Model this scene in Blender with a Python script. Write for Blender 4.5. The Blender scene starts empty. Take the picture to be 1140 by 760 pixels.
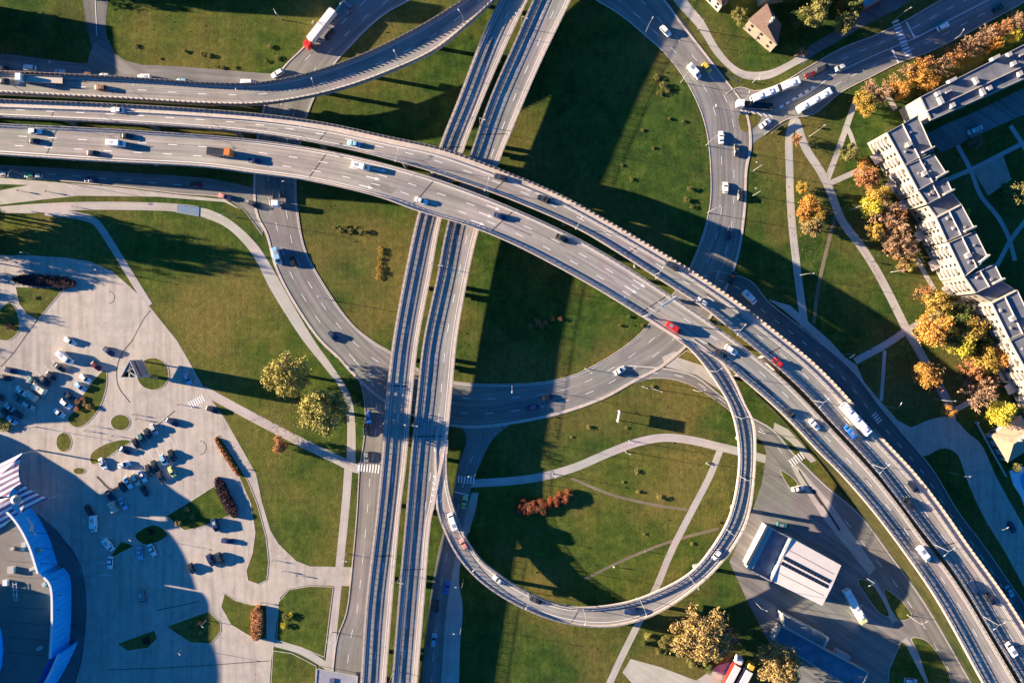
import bpy, bmesh, math, random
from mathutils import Vector, Matrix, geometry
random.seed(7)
R = math.radians
sc = bpy.context.scene
COL = sc.collection
S, H = 0.32, 270.0            # metres per mapped pixel on the ground, height of the drone

def P(x, y, z=0.0):           # map reading (x right, y down) at height z -> world point
    k = S * (H - z) / H
    return Vector(((x - 570) * k, (380 - y) * k, z))

# ------------------------------------------------------------------ materials
MATS = {}
def nodes_of(name):
    m = bpy.data.materials.new(name); m.use_nodes = True
    nt = m.node_tree; b = nt.nodes['Principled BSDF']
    return m, nt, b
def L(nt, a, b): nt.links.new(a, b)
def noise(nt, vec, scale, detail=4, rough=.55):
    n = nt.nodes.new('ShaderNodeTexNoise'); n.inputs['Scale'].default_value = scale
    n.inputs['Detail'].default_value = detail; n.inputs['Roughness'].default_value = rough
    if vec is not None: L(nt, vec, n.inputs['Vector'])
    return n.outputs['Fac']
def ramp(nt, fac, stops):
    r = nt.nodes.new('ShaderNodeValToRGB'); e = r.color_ramp.elements
    while len(e) < len(stops): e.new(.5)
    for i, (p, c) in enumerate(stops):
        e[i].position = p; e[i].color = (c[0], c[1], c[2], 1)
    L(nt, fac, r.inputs['Fac']); return r.outputs['Color']
def mix(nt, fac, a, b, mode='MIX'):
    n = nt.nodes.new('ShaderNodeMix'); n.data_type = 'RGBA'; n.blend_type = mode
    if isinstance(fac, float): n.inputs[0].default_value = fac
    else: L(nt, fac, n.inputs[0])
    for sock, v in ((n.inputs[6], a), (n.inputs[7], b)):
        if isinstance(v, tuple): sock.default_value = (v[0], v[1], v[2], 1)
        else: L(nt, v, sock)
    return n.outputs[2]
def bump(nt, b, fac, strength, dist):
    n = nt.nodes.new('ShaderNodeBump'); n.inputs['Strength'].default_value = strength
    n.inputs['Distance'].default_value = dist
    L(nt, fac, n.inputs['Height']); L(nt, n.outputs['Normal'], b.inputs['Normal'])
def pos(nt):
    return nt.nodes.new('ShaderNodeNewGeometry').outputs['Position']
def objc(nt):
    return nt.nodes.new('ShaderNodeTexCoord').outputs['Object']
def mapped(nt, vec, scale, rot=0):
    n = nt.nodes.new('ShaderNodeMapping'); n.inputs['Scale'].default_value = scale
    n.inputs['Rotation'].default_value = (0, 0, rot)
    L(nt, vec, n.inputs['Vector']); return n.outputs['Vector']

def simple(name, col, rough=.5, var=.12, scale=1.5, metal=0.0, coat=0.0, spec=.5):
    if name in MATS: return MATS[name]
    m, nt, b = nodes_of(name)
    f = noise(nt, objc(nt), scale, 5)
    lo = tuple(c * (1 - var) for c in col); hi = tuple(min(1, c * (1 + var)) for c in col)
    L(nt, ramp(nt, f, [(.3, lo), (.7, hi)]), b.inputs['Base Color'])
    b.inputs['Roughness'].default_value = rough; b.inputs['Metallic'].default_value = metal
    b.inputs['Coat Weight'].default_value = coat; b.inputs['Specular IOR Level'].default_value = spec
    MATS[name] = m; return m

def grass_mat(name, dark, mid, light, dry):
    m, nt, b = nodes_of(name); p = pos(nt)
    big = noise(nt, p, .022, 5, .6); med = noise(nt, p, .16, 6, .65); fine = noise(nt, p, 1.3, 5, .7)
    streak = noise(nt, mapped(nt, p, (.9, .05, 1), R(20)), 1.0, 3)
    c = ramp(nt, med, [(.3, dark), (.52, mid), (.72, light)])
    c = mix(nt, ramp(nt, big, [(.44, (0, 0, 0)), (.62, (.9,) * 3)]), c, dry)
    mid2 = noise(nt, p, .5, 3, .6); c = mix(nt, .6, c, ramp(nt, mid2, [(.3, (.55, .62, .6)), (.55, (1, 1, 1)), (.75, (1.55, 1.45, 1.2))]), 'MULTIPLY')
    c = mix(nt, .55, c, ramp(nt, fine, [(.25, (.35,) * 3), (.5, (.85,) * 3), (.8, (1.5, 1.45, 1.2))]), 'MULTIPLY')
    c = mix(nt, .3, c, ramp(nt, streak, [(.35, (.6,) * 3), (.7, (1.25,) * 3)]), 'MULTIPLY')
    L(nt, c, b.inputs['Base Color']); b.inputs['Roughness'].default_value = 1
    b.inputs['Specular IOR Level'].default_value = .08
    bump(nt, b, fine, .6, .18)
    MATS[name] = m; return m

def road_mat(name, base, var=.2, wear=.25, lanes=3.4, spec=.25):
    """paving: uv.x runs along the road in metres, uv.y across it"""
    m, nt, b = nodes_of(name); p = pos(nt)
    uv = nt.nodes.new('ShaderNodeTexCoord').outputs['UV']
    str1 = noise(nt, mapped(nt, uv, (.02, .9, 1)), 1.0, 4, .6)
    str2 = noise(nt, mapped(nt, uv, (.006, .28, 1)), 1.0, 2, .5)
    med = noise(nt, p, .12, 6, .65); fine = noise(nt, p, 2.2, 4, .7)
    c = ramp(nt, med, [(.3, tuple(v * (1 - var) for v in base)), (.7, tuple(v * (1 + var) for v in base))])
    c = mix(nt, wear + .25, c, ramp(nt, str1, [(.35, (.62, .62, .64)), (.62, (1.12,) * 3)]), 'MULTIPLY')
    c = mix(nt, wear, c, ramp(nt, str2, [(.4, (.6,) * 3), (.6, (1.15,) * 3)]), 'MULTIPLY')
    c = mix(nt, .3, c, ramp(nt, fine, [(.3, (.75,) * 3), (.7, (1.2,) * 3)]), 'MULTIPLY')
    patch = nt.nodes.new('ShaderNodeTexVoronoi'); patch.inputs['Scale'].default_value = .045
    patch.distance = 'CHEBYCHEV'; L(nt, p, patch.inputs['Vector'])
    c = mix(nt, .06, c, patch.outputs['Color'], 'OVERLAY')
    hs = nt.nodes.new('ShaderNodeHueSaturation'); hs.inputs['Saturation'].default_value = .75
    L(nt, c, hs.inputs['Color']); L(nt, hs.outputs['Color'], b.inputs['Base Color'])
    b.inputs['Roughness'].default_value = .9; b.inputs['Specular IOR Level'].default_value = spec
    bump(nt, b, fine, .25, .02)
    MATS[name] = m; return m

def leaf_mat(name, cols):
    m, nt, b = nodes_of(name)
    g = nt.nodes.new('ShaderNodeNewGeometry').outputs['Random Per Island']
    n = len(cols)
    c = ramp(nt, g, [(i / max(1, n - 1), cc) for i, cc in enumerate(cols)])
    oi = nt.nodes.new('ShaderNodeObjectInfo').outputs['Random']
    c = mix(nt, .35, c, ramp(nt, oi, [(0, (.7, .72, .7)), (1, (1.25, 1.15, 1.0))]), 'MULTIPLY')
    L(nt, c, b.inputs['Base Color']); b.inputs['Roughness'].default_value = .8
    b.inputs['Specular IOR Level'].default_value = .15
    b.inputs['Transmission Weight'].default_value = 0
    MATS[name] = m; return m

GRASS = grass_mat('grass', (.022, .050, .012), (.048, .088, .016), (.092, .128, .025), (.155, .125, .036))
LAWN = grass_mat('lawn', (.036, .066, .013), (.075, .106, .018), (.122, .144, .027), (.180, .142, .040))
HWY = road_mat('highway_concrete', (.312, .278, .240), .14, .4)
ASPH = road_mat('asphalt', (.225, .208, .188), .16, .42)
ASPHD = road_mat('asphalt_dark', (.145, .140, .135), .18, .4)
def paving_mat():
    m, nt, b = nodes_of('plaza_paving'); p = pos(nt)
    big = noise(nt, p, .03, 5, .6); med = noise(nt, p, .25, 6, .7); fine = noise(nt, p, 2.5, 4, .7); track = noise(nt, mapped(nt, p, (.55, .035, 1), R(62)), 1.0, 4, .6); track2 = noise(nt, mapped(nt, p, (.4, .03, 1), R(8)), 1.0, 4, .6)
    c = ramp(nt, med, [(.28, (.350, .312, .275)), (.5, (.425, .380, .332)), (.74, (.490, .438, .384))])
    c = mix(nt, .75, c, ramp(nt, big, [(.32, (.76, .75, .76)), (.5, (1, .99, .97)), (.66, (1.08, 1.03, .96))]), 'MULTIPLY')
    c = mix(nt, .5, c, ramp(nt, track, [(.36, (.7, .69, .7)), (.5, (1, 1, 1)), (.7, (1.1,) * 3)]), 'MULTIPLY'); c = mix(nt, .4, c, ramp(nt, track2, [(.36, (.72, .71, .72)), (.5, (1, 1, 1))]), 'MULTIPLY')
    br = nt.nodes.new('ShaderNodeTexBrick'); br.inputs['Scale'].default_value = 1.0; br.inputs['Brick Width'].default_value = 6.0; br.inputs['Row Height'].default_value = 6.0; br.inputs['Mortar Size'].default_value = .10; br.offset = 0
    br.inputs['Color1'].default_value = (1, 1, 1, 1); br.inputs['Color2'].default_value = (.92, .92, .93, 1); br.inputs['Mortar'].default_value = (.72, .70, .68, 1)
    L(nt, mapped(nt, p, (1, 1, 1), R(-33)), br.inputs['Vector']); c = mix(nt, .28, c, br.outputs['Color'], 'MULTIPLY')
    st = nt.nodes.new('ShaderNodeTexVoronoi'); st.inputs['Scale'].default_value = .22; L(nt, p, st.inputs['Vector'])
    c = mix(nt, .4, c, ramp(nt, st.outputs['Distance'], [(.03, (.5, .48, .47)), (.16, (1, 1, 1))]), 'MULTIPLY'); c = mix(nt, .35, c, ramp(nt, fine, [(.3, (.75,) * 3), (.7, (1.18,) * 3)]), 'MULTIPLY')
    L(nt, c, b.inputs['Base Color']); b.inputs['Roughness'].default_value = .9; b.inputs['Specular IOR Level'].default_value = .2; bump(nt, b, fine, .25, .02); MATS['plaza_paving'] = m; return m
PAVE = paving_mat()
PATH = road_mat('path_paving', (.41, .365, .315), .14, .05)
DIRT = road_mat('dirt', (.19, .14, .075), .25, .1)
CONC = simple('concrete', (.47, .40, .35), .85, .14, .5)
CONCD = simple('concrete_dark', (.22, .20, .19), .9, .2, .4)
WHITE = simple('road_paint', (.74, .72, .70), .7, .1, 3)
STEEL = simple('galvanised_steel', (.45, .45, .45), .45, .1, 2, .6)
RAILM = simple('rail_steel', (.30, .28, .28), .6, .15, 2, .2)
POLE = simple('lamp_paint', (.30, .30, .29), .5, .08, 2)
LAMPH = simple('lamp_glass', (.48, .48, .46), .3, .04, 2)
BARR = simple('barrier_panel', (.27, .225, .19), .8, .15, .6)
GLASS = simple('car_glass', (.012, .015, .02), .08, .1, 2, 0, .3, .6)
TYRE = simple('tyre', (.02, .02, .02), .9, .1, 3)
BARK = simple('bark', (.075, .055, .042), .95, .3, 3)
WIN = simple('window_glass', (.018, .02, .026), .15, .2, 1)
FACADE = simple('facade_plaster', (.33, .285, .225), .85, .14, .5)
ROOFG = simple('roof_felt', (.135, .14, .16), .9, .28, .35)
WHT = simple('white_plaster', (.37, .345, .315), .8, .06, .5)
BLUEW = simple('blue_cladding', (.02, .46, .95), .45, .1, .25)
SEAMT = simple('joint_tar', (.05, .048, .05), .9, .2, 2)

# ------------------------------------------------------------------ mesh builder
class MB:
    def __init__(s): s.v, s.f, s.uv = [], [], {}
    def face(s, pts, uv=None):
        i = len(s.v); s.v += [tuple(p) for p in pts]; s.f.append(tuple(range(i, i + len(pts))))
        if uv: s.uv[len(s.f) - 1] = uv
    def box(s, c, sx, sy, sz, rz=0, ry=0):
        M = Matrix.Translation(c) @ Matrix.Rotation(rz, 4, 'Z') @ Matrix.Rotation(ry, 4, 'Y')
        i = len(s.v)
        for z in (-.5, .5):
            for y in (-.5, .5):
                for x in (-.5, .5): s.v.append(tuple(M @ Vector((x * sx, y * sy, z * sz))))
        for q in ((0, 2, 3, 1), (4, 5, 7, 6), (0, 1, 5, 4), (2, 6, 7, 3), (0, 4, 6, 2), (1, 3, 7, 5)):
            s.f.append(tuple(i + k for k in q))
    def bar(s, a, b, w, h=None, up=Vector((0, 0, 1))):
        a, b = Vector(a), Vector(b); d = (b - a)
        if d.length < 1e-6: return
        d.normalize(); h = h or w
        if abs(d.dot(up)) > .95: up = Vector((1, 0, 0))
        x = d.cross(up).normalized(); y = x.cross(d)
        i = len(s.v)
        for p in (a, b):
            for (u, v) in ((-1, -1), (1, -1), (1, 1), (-1, 1)):
                s.v.append(tuple(p + x * (u * w / 2) + y * (v * h / 2)))
        for q in ((0, 1, 2, 3), (7, 6, 5, 4), (0, 4, 5, 1), (1, 5, 6, 2), (2, 6, 7, 3), (3, 7, 4, 0)):
            s.f.append(tuple(i + k for k in q))
    def tube(s, a, b, r0, r1=None, n=8):
        a, b = Vector(a), Vector(b); r1 = r0 if r1 is None else r1
        d = (b - a).normalized(); up = Vector((1, 0, 0)) if abs(d.z) > .9 else Vector((0, 0, 1))
        x = d.cross(up).normalized(); y = x.cross(d); i = len(s.v)
        for p, r in ((a, r0), (b, r1)):
            for k in range(n):
                t = 2 * math.pi * k / n
                s.v.append(tuple(p + x * (r * math.cos(t)) + y * (r * math.sin(t))))
        for k in range(n): s.f.append((i + k, i + (k + 1) % n, i + n + (k + 1) % n, i + n + k))
        s.f.append(tuple(i + k for k in reversed(range(n)))); s.f.append(tuple(i + n + k for k in range(n)))
    def poly(s, pts):                       # flat filled polygon, any outline
        vs = [Vector(p) for p in pts]
        i = len(s.v); s.v += [tuple(p) for p in vs]
        for t in geometry.tessellate_polygon([vs]):
            a, b, c = (vs[k] for k in t)
            if (b - a).cross(c - a).z < 0: t = (t[0], t[2], t[1])
            s.f.append(tuple(i + k for k in t))
    def prism(s, pts, z0, z1, cap=True):    # pts: xy outline
        pts = [Vector((p[0], p[1], 0)) for p in pts]
        ar = sum(pts[k].x * pts[(k + 1) % len(pts)].y - pts[(k + 1) % len(pts)].x * pts[k].y for k in range(len(pts)))
        if ar < 0: pts.reverse()
        n = len(pts)
        for k in range(n):
            a, b = pts[k], pts[(k + 1) % n]
            s.face([(a.x, a.y, z0), (b.x, b.y, z0), (b.x, b.y, z1), (a.x, a.y, z1)])
        if cap: s.poly([(p.x, p.y, z1) for p in pts])
    def build(s, name, mat, parent=None, smooth=False):
        me = bpy.data.meshes.new(name); me.from_pydata(s.v, [], s.f)
        if s.uv:
            ul = me.uv_layers.new(name='UVMap')
            for p in me.polygons:
                q = s.uv.get(p.index)
                if q:
                    for li, u in zip(p.loop_indices, q): ul.data[li].uv = u
        me.materials.append(mat); me.update()
        if smooth:
            for p in me.polygons: p.use_smooth = True
        o = bpy.data.objects.new(name, me); COL.objects.link(o)
        if parent is not None: o.parent = parent
        return o

LABELLED = []
def tag(o, label, cat, group=None):
    o['label'] = label; o['category'] = cat
    if group: o['group'] = group
    LABELLED.append(o); return o
def struct(o): o['kind'] = 'structure'; return o
def stuff(o): o['kind'] = 'stuff'; return o
def empty(name, loc=(0, 0, 0), rz=0, scale=1):
    o = bpy.data.objects.new(name, None); COL.objects.link(o)
    o.location = loc; o.rotation_euler = (0, 0, rz); o.scale = (scale,) * 3
    o.empty_display_size = .5; return o
def copy_tree(o, parent=None):
    c = o.copy(); COL.objects.link(c); c.parent = parent
    for ch in o.children: copy_tree(ch, c)
    return c

# ------------------------------------------------------------------ lines
def spl(pts, n=None, step=6.0, closed=False):
    """smooth line through pts (2-D), resampled evenly"""
    q = [Vector((p[0], p[1])) for p in pts]
    if closed: q = [q[-1]] + q + [q[0], q[1]]
    else: q = [2 * q[0] - q[1]] + q + [2 * q[-1] - q[-2]]
    out = []
    for k in range(1, len(q) - 2):
        p0, p1, p2, p3 = q[k - 1:k + 3]
        t1 = max((p1 - p0).length ** .5, 1e-3); t2 = t1 + max((p2 - p1).length ** .5, 1e-3); t3 = t2 + max((p3 - p2).length ** .5, 1e-3)
        for i in range(12):
            t = t1 + (t2 - t1) * i / 12
            a1 = p0 * ((t1 - t) / t1) + p1 * (t / t1); a2 = p1 * ((t2 - t) / (t2 - t1)) + p2 * ((t - t1) / (t2 - t1))
            a3 = p2 * ((t3 - t) / (t3 - t2)) + p3 * ((t - t2) / (t3 - t2))
            b1 = a1 * ((t2 - t) / t2) + a2 * (t / t2); b2 = a2 * ((t3 - t) / (t3 - t1)) + a3 * ((t - t1) / (t3 - t1))
            out.append(b1 * ((t2 - t) / (t2 - t1)) + b2 * ((t - t1) / (t2 - t1)))
    out.append(q[-2].copy())
    if closed: out.pop()
    ds = [0]
    for a, b in zip(out, out[1:]): ds.append(ds[-1] + (b - a).length)
    if n is None: n = max(3, int(ds[-1] / step) + 1)
    res, j = [], 0
    for i in range(n):
        d = ds[-1] * i / (n - 1)
        while j < len(ds) - 2 and ds[j + 1] < d: j += 1
        f = (d - ds[j]) / max(ds[j + 1] - ds[j], 1e-9)
        res.append(out[j].lerp(out[j + 1], min(1, max(0, f))))
    return res
def ext(pts, a=0, b=0):
    p = [Vector(q) for q in pts]
    if a: p.insert(0, p[0] + (p[0] - p[1]).normalized() * a)
    if b: p.append(p[-1] + (p[-1] - p[-2]).normalized() * b)
    return p
def interp(x, tab):
    if x <= tab[0][0]: return tab[0][1]
    for (a, va), (b, vb) in zip(tab, tab[1:]):
        if x <= b:
            t = (x - a) / (b - a); return va + (vb - va) * t
    return tab[-1][1]

PAVED = []            # px outlines of everything paved (weeds keep off them)
class Ribbon:
    """a strip between a left and a right edge line (px), at its own height"""
    def __init__(s, left, right, z=0.0, n=None, zs=None):
        n = n or max(len(spl(left, step=6)), len(spl(right, step=6)))
        a, b = spl(left, n), spl(right, n); s.n = n
        s.pxm = [(p + q) / 2 for p, q in zip(a, b)]
        if zs: s.z = [zs(i / (n - 1), s.pxm[i]) for i in range(n)]
        else: s.z = [z] * n
        s.L = [P(p.x, p.y, zz) for p, zz in zip(a, s.z)]; s.R = [P(p.x, p.y, zz) for p, zz in zip(b, s.z)]
        s.d = [0]
        m = [(p + q) / 2 for p, q in zip(s.L, s.R)]; s.M = m
        for p, q in zip(m, m[1:]): s.d.append(s.d[-1] + (q - p).length)
        s.len = s.d[-1]
        s.px = [tuple(p) for p in a] + [tuple(p) for p in reversed(b)]
    def w(s, i): return (s.R[i] - s.L[i]).length
    def off(s, i, a):            # a>=0 metres from the left edge, a<0 metres from the right edge, complex -> fraction
        w = s.w(i); t = (s.R[i] - s.L[i]) / max(w, 1e-6)
        if isinstance(a, complex): return s.L[i] + t * (w * a.imag)
        return s.L[i] + t * (a if a >= 0 else w + a)
    def at(s, d, a):
        d = min(max(d, 0), s.len - 1e-6)
        lo, hi = 0, s.n - 1
        while hi - lo > 1:
            mid = (lo + hi) // 2
            if s.d[mid] <= d: lo = mid
            else: hi = mid
        f = (d - s.d[lo]) / max(s.d[lo + 1] - s.d[lo], 1e-9)
        return s.off(lo, a).lerp(s.off(lo + 1, a), f)
    def dir(s, d, a=.5j):
        return (s.at(d + 1, a) - s.at(d - 1, a)).normalized()
    def near(s, px, py):
        k = min(range(s.n), key=lambda i: (s.pxm[i] - Vector((px, py))).length)
        return k
    def sheet(s, mb, a0=0.0, a1=-1e-9, dz=0.0, d0=None, d1=None):
        for i in range(s.n - 1):
            if d0 is not None and s.d[i + 1] < d0: continue
            if d1 is not None and s.d[i] > d1: continue
            q = [s.off(i, a0), s.off(i + 1, a0), s.off(i + 1, a1), s.off(i, a1)]
            w0, w1 = (q[3] - q[0]).length, (q[2] - q[1]).length
            uv = [(s.d[i], 0), (s.d[i + 1], 0), (s.d[i + 1], w1), (s.d[i], w0)]
            q = [p + Vector((0, 0, dz)) for p in q]
            if (q[1] - q[0]).cross(q[2] - q[0]).z < 0: q.reverse(); uv.reverse()
            mb.face(q, uv)
    def sweep(s, mb, a0, a1, z0, z1, d0=0, d1=1e9):   # rectangular section swept along the ribbon
        prev = None
        for i in range(s.n):
            if not (d0 <= s.d[i] <= d1): prev = None; continue
            p, q = s.off(i, a0), s.off(i, a1); k = len(mb.v)
            for pt, z in ((p, z0), (q, z0), (q, z1), (p, z1)): mb.v.append((pt.x, pt.y, pt.z + z))
            if prev is not None:
                for e in range(4): mb.f.append((prev + e, prev + (e + 1) % 4, k + (e + 1) % 4, k + e))
            else: mb.f.append((k, k + 1, k + 2, k + 3))
            prev = k
        if prev is not None: mb.f.append((prev + 3, prev + 2, prev + 1, prev))
    def dashes(s, mb, a, dz, dash=3.0, gap=7.5, w=.18, d0=0, d1=1e9):
        d = d0; d1 = min(d1, s.len)
        while d + dash < d1:
            n = max(1, int(dash / 3))
            for k in range(n):
                p, q = s.at(d + dash * k / n, a), s.at(d + dash * (k + 1) / n, a)
                t = (q - p); t.z = 0
                if t.length < 1e-6: continue
                t = Vector((-t.y, t.x, 0)).normalized() * (w / 2); up = Vector((0, 0, dz))
                mb.face([p - t + up, q - t + up, q + t + up, p + t + up])
            d += dash + gap
    def line(s, mb, a, dz, w=.18, d0=0, d1=1e9): s.dashes(mb, a, dz, 3.0, 0.0, w, d0, d1)

def zoff(mb, dz):
    mb.v = [(x, y, z + dz) for x, y, z in mb.v]
def area(name, pts, mat, dz, smooth=False, paved=True, kind='structure', raise_=0.0):
    q = [tuple(p) for p in (spl(pts, closed=True, step=4) if smooth else pts)]
    if paved: PAVED.append(q)
    mb = MB()
    if raise_: mb.prism([P(*p) for p in q], 0.0, .075)
    else: mb.poly([P(*p) + Vector((0, 0, dz)) for p in q])
    o = mb.build(name, mat); o['kind'] = kind
    ul = o.data.uv_layers.new(name='UVMap'); ca, sa = math.cos(.6), math.sin(.6)
    for lp in o.data.loops:
        v = o.data.vertices[lp.vertex_index].co; ul.data[lp.index].uv = (v.x * ca - v.y * sa, v.x * sa + v.y * ca)
    return o
def path(name, pts, wpx, mat, dz, paved=True):
    c = spl(pts, step=5); n = len(c); a, b = [], []
    for i in range(n):
        t = (c[min(i + 1, n - 1)] - c[max(i - 1, 0)]).normalized(); nn = Vector((t.y, -t.x))
        a.append(c[i] + nn * wpx / 2); b.append(c[i] - nn * wpx / 2)
    r = Ribbon(a, b, 0.0, n); mb = MB(); r.sheet(mb, dz=dz)
    if paved: PAVED.append(r.px)
    o = struct(mb.build(name, mat)); return r
def road(name, left, right, mat, dz, n=None):
    r = Ribbon(left, right, 0.0, n); mb = MB(); r.sheet(mb, dz=dz); struct(mb.build(name, mat)); PAVED.append(r.px); return r
MARK = MB()                # painted markings of the ground roads
KERB = MB()
def kerb(r, side, w=.3, h=.14, d0=0, d1=1e9):
    if side == 'L': r.sweep(KERB, 0.0, w, 0.0, h, d0, d1)
    else: r.sweep(KERB, -w, -1e-9, 0.0, h, d0, d1)
def zebra(cx, cy, dx, dy, n, pitch, length, w, z):
    """n stripes set out along (dx,dy) [px], each `length` px long across that direction"""
    d = Vector((dx, dy)).normalized(); t = Vector((-d.y, d.x)); c = Vector((cx, cy))
    for k in range(n):
        m = c + d * pitch * (k - (n - 1) / 2)
        q = [m - t * length / 2 - d * w / 2, m + t * length / 2 - d * w / 2, m + t * length / 2 + d * w / 2, m - t * length / 2 + d * w / 2]
        MARK.face([P(p.x, p.y) + Vector((0, 0, z)) for p in reversed(q)])
def seg(x0, y0, x1, y1, w=.2, z=.07):
    a, b = P(x0, y0), P(x1, y1); t = (b - a); t = Vector((-t.y, t.x, 0)).normalized() * w / 2; u = Vector((0, 0, z))
    MARK.face([a - t + u, b - t + u, b + t + u, a + t + u])

# ------------------------------------------------------------------ ground
mb = MB()
for i in range(-6, 6):
    for j in range(-6, 6):
        mb.face([(i * 300, j * 300, 0), (i * 300 + 300, j * 300, 0), (i * 300 + 300, j * 300 + 300, 0), (i * 300, j * 300 + 300, 0)])
struct(mb.build('ground', GRASS))
# the lighter mown lawns on the west side
area('lawn', [(-90, 238), (65, 240), (100, 247), (110, 254), (160, 331), (120, 300), (80, 287), (0, 284), (-90, 284)], LAWN, .008, paved=False)
area('lawn', [(112, 244), (150, 234), (222, 240), (250, 250), (285, 290), (300, 318), (336, 376), (362, 410), (380, 436), (386, 465), (386, 512), (367, 505), (335, 487), (285, 461), (232, 434), (197, 379)], LAWN, .008, paved=False)
area('lawn', [(236, 445), (285, 471), (340, 500), (382, 519), (380, 570), (375, 631), (345, 630), (330, 624), (310, 600), (302, 570), (285, 527), (250, 465)], LAWN, .008, paved=False)
area('lawn', [(120, 20), (140, 5), (380, 0), (335, 55), (312, 74), (280, 82), (170, 74), (130, 60)], LAWN, .008, paved=False)
area('lawn', [(520, 545), (700, 500), (800, 505), (815, 560), (760, 640), (690, 670), (610, 668), (540, 620), (522, 570)], LAWN, .006, paved=False)

# --- the long oval ring road at ground level
ring_in = [(500, -40), (457, 0), (435, 12), (415, 27), (392, 50), (371, 74), (355, 100), (345, 122), (335, 160), (330, 205), (332, 235), (340, 277), (360, 315), (392, 360), (415, 379), (435, 391), (470, 412), (505, 424), (570, 427), (620, 422), (650, 412), (702, 380), (735, 345), (765, 302), (789, 235), (791, 190), (785, 140), (770, 102), (745, 65), (720, 42), (690, 17), (662, 0), (600, -40)]
ring_out = [(415, -45), (382, 0), (370, 15), (335, 55), (315, 75), (300, 100), (288, 140), (282, 200), (285, 240), (296, 262), (305, 295), (322, 330), (355, 379), (377, 400), (400, 425), (440, 455), (505, 475), (540, 476), (570, 472), (620, 462), (670, 445), (707, 425), (740, 407), (775, 375), (800, 340), (821, 290), (830, 235), (832, 190), (837, 160), (830, 120), (805, 85), (782, 55), (760, 27), (740, 0), (690, -50)]
RING = road('ring_road', ring_out, ring_in, ASPH, .03, 260)
kerb(RING, 'R'); kerb(RING, 'L', 1.0)
RING.dashes(MARK, .33j, .06, 3, 6); RING.dashes(MARK, .66j, .06, 3, 6)
RING.line(MARK, .8, .06, .15); RING.line(MARK, -.8, .06, .15)
# road on the north-west
NW = road('service_road', [(-200, 58), (0, 60), (50, 66), (107, 72), (175, 73), (285, 81), (330, 84)], [(-200, 102), (0, 106), (50, 108), (107, 110), (175, 112), (285, 114), (330, 112)], ASPH, .026)
NW.dashes(MARK, .42j, .06, 3, 5)
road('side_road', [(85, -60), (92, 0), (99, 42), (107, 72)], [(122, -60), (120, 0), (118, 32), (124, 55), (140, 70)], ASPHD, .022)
area('road_apron', [(100, 60), (107, 45), (121, 45), (128, 60), (140, 68), (165, 74), (160, 84), (95, 80)], ASPH, .028)
seg(106, 0, 108, 40, .2)
# road under the south side of the highway
SW = road('service_road', [(-200, 178), (0, 184), (150, 193), (225, 198), (260, 204), (300, 214)], [(-200, 190), (0, 197), (125, 207), (200, 216), (250, 221), (268, 231), (292, 262)], ASPH, .026)
SW.dashes(MARK, .5j, .06, 3, 6); kerb(SW, 'R')
area('pavement', [(-200, 192), (0, 198), (125, 208), (200, 217), (250, 222), (268, 233), (262, 231), (250, 225), (175, 219), (87, 218), (50, 222), (0, 228), (-200, 246), (-200, 225), (0, 212), (32, 206), (0, 205), (-200, 205)], PATH, .024)
# footway with the long curve
FW1 = road('footway', [(-200, 248), (0, 230), (40, 227), (87, 225), (150, 225), (197, 227), (225, 231), (255, 244), (285, 271), (300, 293), (322, 332), (350, 379), (372, 410), (390, 440), (395, 465), (396, 515)],
           [(-200, 262), (0, 238), (40, 237), (87, 234), (150, 234), (197, 236), (222, 241), (250, 252), (272, 272), (285, 290), (300, 320), (336, 377), (362, 410), (380, 435), (386, 465), (386, 512)], PATH, .020)
path('footway', [(50, 236), (85, 240), (105, 246), (113, 255), (140, 298), (166, 340)], 8, PATH, .018)
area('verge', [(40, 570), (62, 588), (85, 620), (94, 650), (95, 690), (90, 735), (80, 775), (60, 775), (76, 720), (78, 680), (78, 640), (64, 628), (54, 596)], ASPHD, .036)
path('footway', [(226, 434), (285, 466), (337, 493), (375, 511), (396, 521), (430, 523)], 10, PATH, .016)
path('footway', [(388, 518), (385, 560), (380, 610), (377, 640), (372, 690), (366, 745), (360, 800)], 9, PATH, .014)
path('footway', [(305, 715), (335, 724), (366, 742)], 8, PATH, .012)
# road west of the viaduct
SWV = road('viaduct_road', [(372, 396), (392, 412), (402, 430), (406, 455), (405, 487), (400, 520), (397, 569), (392, 625), (385, 682), (375, 710), (369, 760), (362, 830)],
           [(420, 405), (432, 425), (437, 445), (435, 470), (432, 500), (428, 530), (424, 570), (418, 625), (412, 680), (408, 720), (405, 760), (400, 830)], ASPH, .022)
SWV.dashes(MARK, .45j, .06, 3, 6); kerb(SWV, 'L')
zebra(412, 521, 1, .12, 9, 3.2, 9, 1.6, .07)
# road east of the viaduct
SEV = road('viaduct_road', [(504, 462), (519, 487), (513, 510), (506, 540), (497, 580), (490, 605), (482, 645), (475, 700), (469, 760), (462, 830)],
           [(575, 468), (550, 487), (535, 515), (524, 545), (519, 570), (507, 620), (500, 657), (495, 700), (491, 760), (486, 830)], ASPH, .022)
SEV.dashes(MARK, .5j, .06, 3, 6, .18, 14)
road('footway', [(525, 548), (519, 570), (507, 620), (500, 657), (495, 700), (491, 760), (486, 830)], [(533, 548), (529, 570), (517, 607), (511, 645), (515, 675), (512, 720), (511, 760), (506, 830)], PATH, .018)
zebra(519, 534, 1, .1, 6, 3.4, 8, 1.6, .07); seg(506, 547, 522, 551, .5)
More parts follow.
